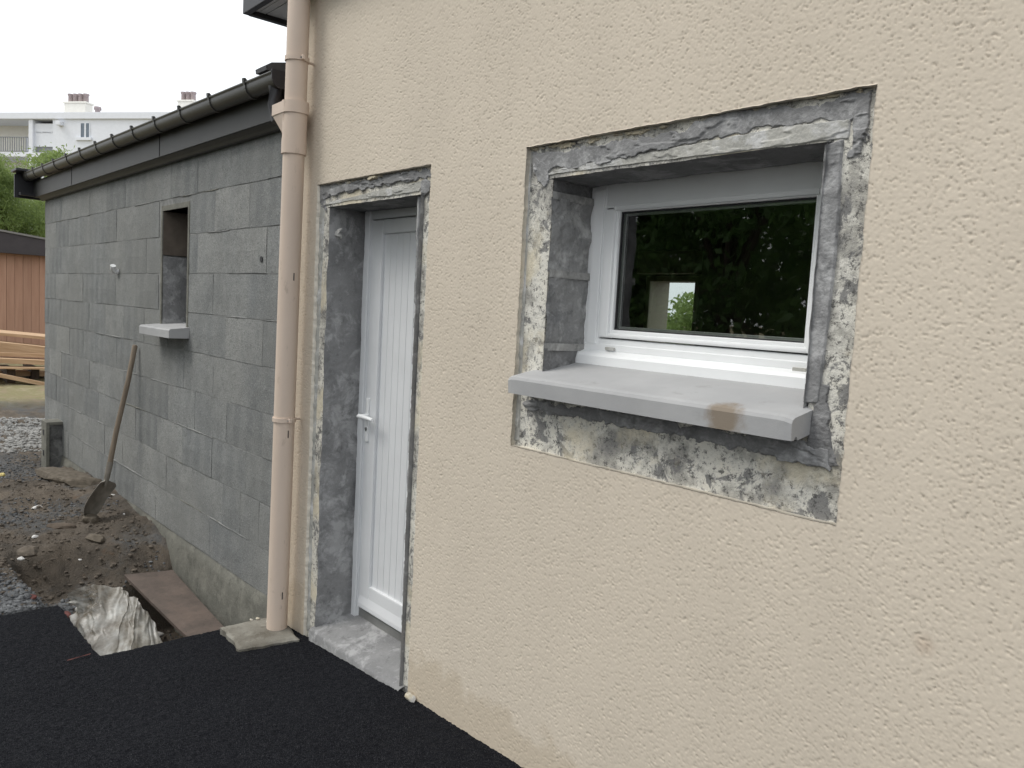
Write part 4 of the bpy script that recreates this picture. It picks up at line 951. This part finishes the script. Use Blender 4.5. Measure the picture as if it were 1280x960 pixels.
# rocks and slabs of mud
def rock_mesh(seed, sx, sy, sz, sub=2):
    bm = bmesh.new(); bmesh.ops.create_icosphere(bm, subdivisions=sub, radius=1.0); r = random.Random(seed)
    ds = [Vector((r.gauss(0, 1), r.gauss(0, 1), r.gauss(0, 1))).normalized() for _ in range(9)]
    cut = [r.uniform(.62, .95) for _ in ds]
    for v in bm.verts:
        for d, k_ in zip(ds, cut):
            q = v.co.dot(d)
            if q > k_: v.co -= d * (q - k_)
        v.co *= 1 + r.uniform(-.05, .05)
        v.co = Vector((v.co.x * sx, v.co.y * sy, v.co.z * sz))
    me = bpy.data.meshes.new('rock'); bm.to_mesh(me); bm.free(); return me
def rock(name, label, px, py, size, mat, seed, cat='rock', rz=0., z=None, group=None):
    z = gh(*[gr(px, py, -.1).x, gr(px, py, -.1).y]) if z is None else z
    p = gr(px, py, z); z = gh(p.x, p.y); p = gr(px, py, z)
    me = rock_mesh(seed, *size); me.materials.append(mat); o = bpy.data.objects.new(name, me); COL.objects.link(o)
    o.location = (p.x, p.y, z + size[2] * .35); o.rotation_euler = (0, 0, rz); return tag(o, label, cat, group)
rock('mud_slab', 'long flat muddy stone lying before the upright channel block', 80, 597, (.42, .16, .05), ROCKM, 1, rz=.35)
rock('mud_slab', 'flat tilted muddy stone below the long flat stone by the wall', 103, 606, (.22, .10, .05), ROCKM, 2, rz=.8)
rock('rock', 'small brown stone beside the tip of the shovel blade', 113, 652, (.07, .06, .045), ROCKM, 3)
rock('rock', 'orange brown stone in the grey gravel beside the asphalt', 60, 726, (.034, .03, .022), mk_stone('orange_stone', (.13, .085, .055), (.19, .13, .08)), 4)
rock('rock', 'reddish stone sticking out of the earth in front of the shovel', 76, 660, (.11, .04, .03), mk_stone('red_earth_stone', (.10, .078, .06), (.14, .11, .085)), 5, rz=.9)
rock('rock', 'flat grey stone in the brown earth below the shovel blade', 120, 675, (.10, .06, .03), ROCKM, 6, rz=.2)
rock('rock', 'brown stone with a flat top near the pit bank', 34, 692, (.09, .07, .035), CLOD, 7)
rock('rock', 'yellowish stone on the dark gravel near the channel block', 3, 595, (.05, .03, .025), mk_stone('yellow_stone', (.45, .36, .14), (.6, .5, .2)), 8)
for i, (px, py, s) in enumerate(((141, 620, .030), (47, 636, .045), (44, 672, .03), (26, 699, .025), (90, 729, .022), (150, 735, .032), (198, 794, .035), (215, 800, .03), (141, 762, .02), (172, 790, .03), (100, 700, .014), (111, 653, .012), (155, 643, .014))):
    rock('rubble_bit', 'small white bit of rubble lying on the dark earth', px, py, (s, s * .7, s * .5), CHALK, 20 + i, 'rubble', rz=i * 1.3, group='white rubble bits on the earth')
p = at(510, 867, -.03)
me = rock_mesh(60, .030, .02, .02); me.materials.append(CREAM); o = bpy.data.objects.new('mortar_lump', me); COL.objects.link(o); o.location = (p.x, -.018, float(asph_z(p.x)) + .010)
tag(o, 'cream lump of mortar where the door surround meets the asphalt', 'lump')
for i, (px, py, s) in enumerate(((330, 772, .014), (345, 776, .020), (322, 773, .011))):
    p = gr(px - 8, py, slab_z + .01); me = rock_mesh(70 + i, s, s * .8, s * .5); me.materials.append(CREAM); o = bpy.data.objects.new('plaster_crumb', me); COL.objects.link(o); o.location = (p.x, min(p.y, -.02), slab_z + s * .3)
    tag(o, 'cream plaster crumb on the paving slab under the downpipe', 'crumb', 'plaster crumbs on the slab')

# uncountable gravel and clods: one object each
def gravel(name, label, mat, n, area, size, seed, cat):
    rng = np.random.default_rng(seed)
    bm = bmesh.new(); bmesh.ops.create_icosphere(bm, subdivisions=1, radius=1.0); bm.verts.index_update()
    bv = np.array([v.co for v in bm.verts]); bf = np.array([[v.index for v in f.verts] for f in bm.faces]); bm.free()
    x, y = area(rng, n); z = ground_h(x, y); s = size[0] + (size[1] - size[0]) * rng.random(len(x)) ** 2.5
    nb_ = len(bv); base = bv[None] * (1 + .35 * (rng.random((len(x), nb_, 1)) - .5)) * (s[:, None, None] * (.6 + .8 * rng.random((len(x), 1, 3))))
    ang = rng.random(len(x)) * 6.283; ca, sa = np.cos(ang)[:, None], np.sin(ang)[:, None]
    X = base[..., 0] * ca - base[..., 1] * sa + x[:, None]; Y = base[..., 0] * sa + base[..., 1] * ca + y[:, None]; Z = base[..., 2] * .75 + (z + s * .25)[:, None]
    V = np.stack([X, Y, Z], -1).reshape(-1, 3); F = (bf[None] + (np.arange(len(x)) * nb_)[:, None, None]).reshape(-1, 3)
    o = npmesh(name, V, F, mat, None, False); tag(o, label, cat, kind='stuff'); return o
def keep(x, y): 
    m = ~((y > -.03) & (x > -9.35)) & ~((x > AX0 - .01) & (y < AY + .02)) & (x < AX1 - .02)
    return x[m], y[m]
def a_near(r, n): x = -4.65 - np.abs(r.normal(0, .30, n)); y = r.uniform(-1.35, -.72, n); return keep(x, y)
def a_mid(r, n):
    x = r.uniform(-9.5, -4.6, n); y = r.uniform(-1.4, -.05, n); m = fbm(x * 1.5, y * 1.5, 55, 4) > .50; return keep(x[m], y[m])
def a_far(r, n): x = r.uniform(-11.9, -9.6, n); y = r.uniform(-1.0, .7, n); return x, y
def a_clod(r, n): x = -3.9 - np.abs(r.normal(0, 2.6, n)); y = r.uniform(-1.4, -.05, n); m = x > -10; return keep(x[m], y[m])
def a_pit(r, n): x = r.uniform(-5.3, -3.85, n); y = r.uniform(-.75, -.30, n); return keep(x, y)
gravel('grey_gravel', 'loose blue grey gravel between the asphalt and the brown earth', GRAV_G, 6000, a_near, (.004, .016), 1, 'gravel')
gravel('dark_gravel', 'thin scatter of dark stones over the brown earth', GRAV_G, 9000, a_mid, (.003, .012), 2, 'gravel')
gravel('pale_gravel', 'bed of pale gravel before the grassy bank', GRAV_W, 5000, a_far, (.010, .026), 3, 'gravel')
gravel('earth_clods', 'crumbly clods of brown earth along the block wall', CLOD, 4500, a_clod, (.003, .017), 4, 'earth')
gravel('pit_rubble', 'small grey rubble in the bottom of the pit', GRAV_G, 900, a_pit, (.006, .022), 5, 'rubble')
# red paint ticks on the asphalt corners
def tick(label, a_, b_, w=.012):
    P = []
    for i in range(14):
        t = i / 13; x, y = a_[0] + (b_[0] - a_[0]) * t, a_[1] + (b_[1] - a_[1]) * t
        ww = w * (.35 + float(vn(np.array(t * 9), np.array(1.), 7)))
        nx, ny = -(b_[1] - a_[1]), (b_[0] - a_[0]); l_ = math.hypot(nx, ny)
        P.append([(x + nx / l_ * ww * s, y + ny / l_ * ww * s, float(asph_z(x)) + .0085) for s in (-1, 0, 1)])
    o = MB().grid(P).build('paint_mark', REDP); tag(o, label, 'paint mark')
g_ = lambda px, py: (gr(px, py, -.05).x, gr(px, py, -.05).y)
tick('faint red paint line running out from the inner corner of the asphalt', (AX1 + .0, -.87), (AX1 + .02, -.97), .004)
rock('rock', 'red painted stone at the outer corner of the asphalt', 41, 748, (.035, .028, .018), REDP, 80)
rock('rock', 'red painted stone on the asphalt edge beside the plastic sheet', 84, 770, (.05, .02, .02), REDP, 81, z=-.08)

# ================================================================== BEYOND THE WALL END
# timber stack
def plank(label, px0, py0, px1, py1, X, thick, depth, seed):
    a_ = atx(px0, py0, X); b_ = atx(px1, py1, X); d = (b_ - a_); L = d.length; d.normalize()
    back = Vector((-1, 0, 0)); up = d.cross(back); up = -up if up.z < 0 else up
    c_ = (a_ + b_) / 2
    M = Matrix((back, d, up)).transposed().to_4x4(); M.translation = c_ 
    o = MB().box(0, depth, -L / 2, L / 2, -thick, 0, .004).build('plank', TIMBER); o.matrix_world = M
    return tag(o, label, 'plank', 'timber stack in front of the brown shed')
plank('wide pale board lying on top of the timber stack', -60, 410, 90, 424, -15.3, .05, 1.25, 1)
plank('second wide pale board directly under the top board of the stack', -60, 421, 88, 437, -15.0, .16, .5, 2)
plank('long square pale beam in the middle of the timber stack', -60, 438, 88, 444, -14.9, .06, .35, 3)
plank('thick orange beam below the square beam of the stack', -60, 445, 85, 452, -14.7, .075, .35, 4)
plank('thin pale batten above the dark gap of the timber stack', -60, 458, 80, 460, -14.6, .03, .25, 5)
plank('slanting pale batten low in the timber stack', -60, 455, 75, 482, -14.5, .06, .15, 6)
plank('short pale board lying lowest on the grass at the stack foot', -60, 478, 52, 489, -14.3, .07, .45, 7)
plank('dark weathered plank wedged under the thin batten of the stack', -60, 463, 84, 466, -15.2, .07, .4, 8)
plank('brown plank end showing in the shaded gap of the stack', -60, 470, 82, 474, -15.4, .10, .5, 9)
plank('lowest brown plank resting on the bearers of the stack', -60, 478, 80, 484, -15.3, .12, .6, 10)
for i, (X, py) in enumerate(((-14.9, 492), (-15.3, 488))):
    a_ = atx(12 + 30 * i, py, X); o = MB().box(-.5, .25, -.06, .06, 0, .62 - .02 * i, .006).build('bearer', BARK); o.location = (a_.x - .1, a_.y, a_.z - .2)
    tag(o, 'dark wooden bearer hidden between the boards of the timber stack', 'timber', 'bearers of the timber stack')
# shed
shX = -19.0; f0 = atx(-80, 330, shX); f1 = atx(120, 330, shX)
shed = empty('wooden_shed', (shX, f0.y, -.3)); tag(shed, 'orange brown wooden shed with a dark roof behind the timber stack', 'shed')
topz = atx(28, 317, shX).z + .3
W_ = f1.y - f0.y; npk = int(W_ / .145)
for k in range(npk):
    MB().box(-.02 - .004 * (k % 2), .02 - .004 * (k % 2), k * .145, k * .145 + .141, 0, topz + .05, .003).build('board', SHEDW, shed)
MB().box(-3.0, -.03, 0, npk * .145, 0, topz).build('body', SHEDW, shed)
zl = atx(0, 290, shX + .25).z + .3; zr = atx(56, 301, shX + .25).z + .3; yl = atx(0, 290, shX + .25).y - f0.y; yr = atx(56, 301, shX + .25).y - f0.y
k_ = (zr - zl) / (yr - yl); za_ = zl + k_ * (-.3 - yl); zb_ = zl + k_ * (W_ + .3 - yl)
zb_ = max(zb_, topz + .16)
MB().hexa([(-3.2, -.3, topz - .02), (.25, -.3, topz - .02), (.25, W_ + .3, topz - .02), (-3.2, W_ + .3, topz - .02)], [(-3.2, -.3, za_), (.25, -.3, za_), (.25, W_ + .3, zb_), (-3.2, W_ + .3, zb_)]).build('roof', SHEDR, shed)
MB().hexa([(-3.24, -.32, za_ + .003), (.28, -.32, za_ + .003), (.28, W_ + .32, zb_ + .003), (-3.24, W_ + .32, zb_ + .003)], [(-3.24, -.32, za_ + .04), (.28, -.32, za_ + .04), (.28, W_ + .32, zb_ + .04), (-3.24, W_ + .32, zb_ + .04)]).build('roof_edge', mk_flat('grey_metal_edge', (.2, .19, .18), .5), shed)

# ------------------------------------------------------------------ trees and hedges
def leaves(n, clumps, lw, ll, rng, droop=.3):
    c = clumps[rng.integers(0, len(clumps), n)]; d = rng.normal(size=(n, 3)); d /= np.linalg.norm(d, axis=1)[:, None]
    r = rng.random(n) ** .45
    P = c[:, :3] + d * (r * c[:, 3])[:, None] * np.array([1, 1, .8])
    a = rng.normal(size=(n, 3)); a[:, 2] -= droop; a /= np.linalg.norm(a, axis=1)[:, None]
    b = np.cross(a, rng.normal(size=(n, 3))); b /= np.linalg.norm(b, axis=1)[:, None]
    L = ll * (.6 + .8 * rng.random((n, 1))); W = lw * (.6 + .8 * rng.random((n, 1)))
    V = np.stack([P - a * L / 2, P + b * W / 2, P + a * L / 2, P - b * W / 2], 1).reshape(-1, 3)
    return V, np.arange(n * 4).reshape(n, 4)
def tree(name, label, base, crown, n, lw, ll, mat, seed, cat='tree', group=None, stems=1):
    rng = np.random.default_rng(seed); t = empty(name, base); tag(t, label, cat, group)
    cl = np.array(crown, float); cl[:, :3] -= np.array(base)
    V, F = leaves(n, cl, lw, ll, rng); npmesh('crown', V, F, mat, t, False)
    mb = MB(); order = rng.permutation(len(cl))[:14]
    hmax = cl[:, 2].max(); root = Vector((0, 0, -.3))
    fork = Vector((0, 0, hmax * .35))
    mb.tube([root, fork * .5 + Vector((.03, .02, 0)), fork], [.14, .11, .09], 9)
    for i in order:
        e_ = Vector(cl[i, :3]); mid = fork.lerp(e_, .5) + Vector(rng.normal(size=3) * .12); mb.tube([fork, mid, e_], [.055, .035, .012], 6, caps=False)
    mb.build('trunk', BARK, t); return t
rng = np.random.default_rng(5)
def crown_px(X, rect, n, r0, r1, rng, dx=1.2):
    out = []
    for _ in range(n):
        px = rng.uniform(rect[0], rect[2]); py = rng.uniform(rect[1], rect[3]); Xc = X + rng.uniform(-dx, dx)
        p = atx(px, py, Xc); out.append((p.x, p.y, p.z, rng.uniform(r0, r1)))
    return out
b_ = atx(10, 330, -26); 
cr = crown_px(-26, (-70, 250, 75, 330), 90, .35, .75, rng) + crown_px(-26, (-60, 215, 20, 255), 40, .3, .5, rng) + crown_px(-26, (-50, 200, 5, 225), 18, .2, .35, rng)
tree('bamboo_clump', 'bright green bamboo clump rising behind the brown shed', (b_.x, b_.y, -.1), cr, 42000, .022, .15, LEAF_B, 11, 'bamboo')
b_ = atx(60, 300, -33); cr = crown_px(-33, (36, 200, 110, 330), 60, .4, .9, rng) + crown_px(-33, (52, 192, 76, 215), 14, .15, .35, rng)
tree('young_tree', 'pale green young tree in front of the white apartment block', (b_.x, b_.y, -.1), cr, 9000, .05, .14, LEAF_B, 12)
# the laurel trees across the drive, mirrored in the window pane
for i, (x, y, h, rr) in enumerate(((-3.6, -6.4, 5.0, 1.4), (-6.0, -6.6, 5.6, 1.5), (-8.5, -6.8, 5.2, 1.5), (-11.2, -7.4, 5.6, 1.6), (-5.0, -9.6, 6.0, 1.9), (-8.4, -9.8, 6.2, 1.9), (-12.2, -10, 6.2, 1.9))):
    r2 = np.random.default_rng(60 + i); cr = []
    for _ in range(130):
        a_ = r2.uniform(0, 6.283); q_ = r2.random() ** .5; z = r2.uniform(.05, h)
        w_ = rr * (1 - .55 * (z / h) ** 3)
        cr.append((x + math.cos(a_) * q_ * w_, y + math.sin(a_) * q_ * w_, z, r2.uniform(.3, .6)))
    tree('laurel_tree', 'dark leafy laurel tree across the drive, mirrored in the house window', (x, y, -.2), cr, 15000, .07, .16, LEAF_D, 30 + i, 'tree', 'laurels mirrored in the window')
# shrub behind the house, seen through both windows
r2 = np.random.default_rng(91); cr = [(-9.0 + r2.uniform(-2.5, 2.5), 9.5 + r2.uniform(-1, 1), r2.uniform(.3, 1.9), r2.uniform(.3, .6)) for _ in range(50)]
tree('garden_shrub', 'pale green shrub seen through the room and its back window', (-9.0, 9.5, -.2), cr, 16000, .05, .12, LEAF_B, 44, 'shrub')

# ------------------------------------------------------------------ apartment block
H = 10.0 + CAM.z
Pa, Pb = gr(0, 141, H), gr(330, 140, H)
ux = Vector((Pb.x - Pa.x, Pb.y - Pa.y, 0)).normalized(); nrm = Vector((ux.y, -ux.x, 0))
if nrm.dot(CAM - Pa) < 0: nrm = -nrm
apt = empty('apartment_block', (Pa.x, Pa.y, -.1))
apt.rotation_euler = (0, 0, math.atan2(ux.y, ux.x))
tag(apt, 'pale blue white apartment block with loggias and chimneys far behind the annex', 'building')
AM = Matrix.Translation((Pa.x, Pa.y, -.1)) @ Matrix.Rotation(math.atan2(ux.y, ux.x), 4, 'Z'); AI = AM.inverted()
ac = AI @ CAM; ar = AI.to_3x3()
def fp(px, py, y=0.0):
    d = ar @ ray(px, py); p = ac + d * ((y - ac.y) / d.y); return p.x, p.z
sgn = -1.0 if ac.y < 0 else 1.0                                # outward is towards the camera
def ab(name, mat, px0, py0, px1, py1, y0, y1, parent=None, bev=0.0):
    x0, z1 = fp(px0, py0, y0); x1, z0 = fp(px1, py1, y0)
    lo, hi = sorted((sgn * -y0 if False else y0, y1))
    return MB().box(min(x0, x1), max(x0, x1), lo, hi, min(z0, z1), max(z0, z1), bev).build(name, mat, parent or apt)
D_ = -sgn                                                      # inward direction along local y
zroof = fp(0, 141)[1]; xr = fp(345, 140)[0] + 6; xl = fp(0, 141)[0] - 14; xs_ = fp(66, 145)[0]
MB().box(xs_, xr, min(0, D_ * 11), max(0, D_ * 11), 0, zroof - .02).build('wall', BWHITE, apt)
xc0 = fp(36, 170)[0]; xc1 = fp(41, 170)[0]
MB().box(xl, xs_ - .004, min(D_ * 1.6, D_ * 11), max(D_ * 1.6, D_ * 11), 0, zroof - .03).build('loggia_wall', BCREAM, apt)
MB().box(xl, xr + .1, min(-D_ * .12, D_ * 11.2), max(-D_ * .12, D_ * 11.2), fp(100, 149)[1], zroof, .02).build('parapet', BWHITE, apt)
MB().box(xc0, xc1, min(-D_ * .02, D_ * 1.6), max(-D_ * .02, D_ * 1.6), 0, fp(100, 149)[1] - .01).build('column', BWHITE, apt)
fl = fp(0, 193)[1]; ftop = fp(0, 151)[1]; stor = ftop - fl + .0
for k in range(4):
    zf_ = fl - k * (stor + .0)
    if zf_ < 0: break
    MB().box(xl, xs_ - .006, min(-D_ * .06, D_ * 1.6), max(-D_ * .06, D_ * 1.6), zf_ - .12, zf_ + .12).build('balcony_slab', BWHITE, apt)
    rl_ = MB()
    rl_.box(xl, xc0 - .01, min(0, D_ * .05), max(0, D_ * .05), zf_ + .98, zf_ + 1.03)
    rl_.box(xl, xc0 - .01, min(0, D_ * .05), max(0, D_ * .05), zf_ + .18, zf_ + .22)
    for q in np.arange(xl + .1, xc0 - .05, .16): rl_.box(q, q + .03, min(D_ * .01, D_ * .04), max(D_ * .01, D_ * .04), zf_ + .2, zf_ + 1.0)
    rl_.build('railing', BRAIL, apt)
    # infill bay with a band of windows
    zt_ = zf_ + stor - .12
    MB().box(xc1 + .004, xs_ - .008, min(D_ * .15, D_ * .5), max(D_ * .15, D_ * .5), zf_ + .5, zf_ + 1.35).build('bay_panel', BWHITE, apt)
    MB().box(xc1 + .004, xs_ - .008, min(D_ * .15, D_ * .5), max(D_ * .15, D_ * .5), zt_ - .55, zt_ - .002).build('bay_panel', BWHITE, apt)
    MB().box(xc1 + .004, xs_ - .008, min(D_ * .2, D_ * .5), max(D_ * .2, D_ * .5), zf_ + .125, zf_ + .498).build('bay_vent_strip', BRAIL, apt)
    bw_ = (xs_ - xc1) / 4
    fm = MB()
    for q in (0, 1.25, 3.2, 3.9): fm.box(xc1 + q * bw_ + .01, xc1 + q * bw_ + .09, min(D_ * .14, D_ * .4), max(D_ * .14, D_ * .4), zf_ + 1.352, zt_ - .552)
    bf_ = fm.build('bay_window', BWHITE, apt)
    MB().box(xc1 + .02, xs_ - .02, min(D_ * .3, D_ * .34), max(D_ * .3, D_ * .34), zf_ + 1.352, zt_ - .552).build('pane', BPANE, bf_)
    MB().box(xc0 - 1.75, xc0 - .55, min(D_ * 1.55, D_ * 1.62), max(D_ * 1.55, D_ * 1.62), zf_ + .12, zt_ - .5).build('balcony_door', BWHITE, apt)
    # plain wall windows
    x0, z1 = fp(98, 154); x1, z0 = fp(113, 172)
    for off in (0.0, 6.2):
        fm = MB(); o0 = zf_ - fl; w0, w1 = x0 + off, x1 + off
        for a_, b2 in ((w0, w0 + .18), (w1 - .06, w1), ((w0 + w1) / 2 + .02, (w0 + w1) / 2 + .12)): fm.box(a_, b2, min(-D_ * .03, D_ * .1), max(-D_ * .03, D_ * .1), z0 + o0, z1 + o0)
        fm.box(w0 - .12, w1 + .12, min(-D_ * .12, D_ * .1), max(-D_ * .12, D_ * .1), z0 + o0 - .16, z0 + o0 - .005)
        wf = fm.build('window', BWHITE, apt)
        MB().box(w0 + .005, w1 - .005, min(-D_ * .004, D_ * .05), max(-D_ * .004, D_ * .05), z0 + o0 + .002, z1 + o0 - .002).build('pane', BPANE, wf)
x, z = fp(78, 155); MB().box(x - .22, x + .1, min(0, -D_ * .3), max(0, -D_ * .3), z - .12, z + .12, .03).build('wall_lamp', BWHITE, apt)
def chimney(px0, px1, ptop, pbot, pots):
    x0, z1 = fp(px0, ptop, D_ * 3); x1, z0 = fp(px1, pbot, D_ * 3)
    ch = MB().box(x0, x1, min(D_ * 3, D_ * 3.6), max(D_ * 3, D_ * 3.6), zroof - .5, z1, .03).build('chimney', BCREAM, apt)
    MB().box(x0 - .06, x1 + .06, min(D_ * 2.95, D_ * 3.65), max(D_ * 2.95, D_ * 3.65), z1 + .002, z1 + .10, .01).build('chimney_cap', BCREAM, ch)
    for k in range(pots):
        xx = x0 + (x1 - x0) * (k + .6) / (pots + .2)
        MB().tube([(xx, D_ * 3.3, z1 + .09), (xx, D_ * 3.3, z1 + .5), (xx, D_ * 3.3, z1 + .52), (xx, D_ * 3.3, z1 + .62)], [.15, .14, .18, .18], 10).build('chimney_pot', POT, ch)
chimney(80, 107, 129, 140, 4); chimney(222, 241, 127, 137, 3)
x, z = fp(122, 140, D_ * 3); MB().tube([(x, D_ * 3, zroof - .3), (x, D_ * 3, z + .1), (x, D_ * 3, z + .12), (x, D_ * 3, z + .3)], [.15, .15, .22, .2], 10).build('roof_vent', POT, apt)
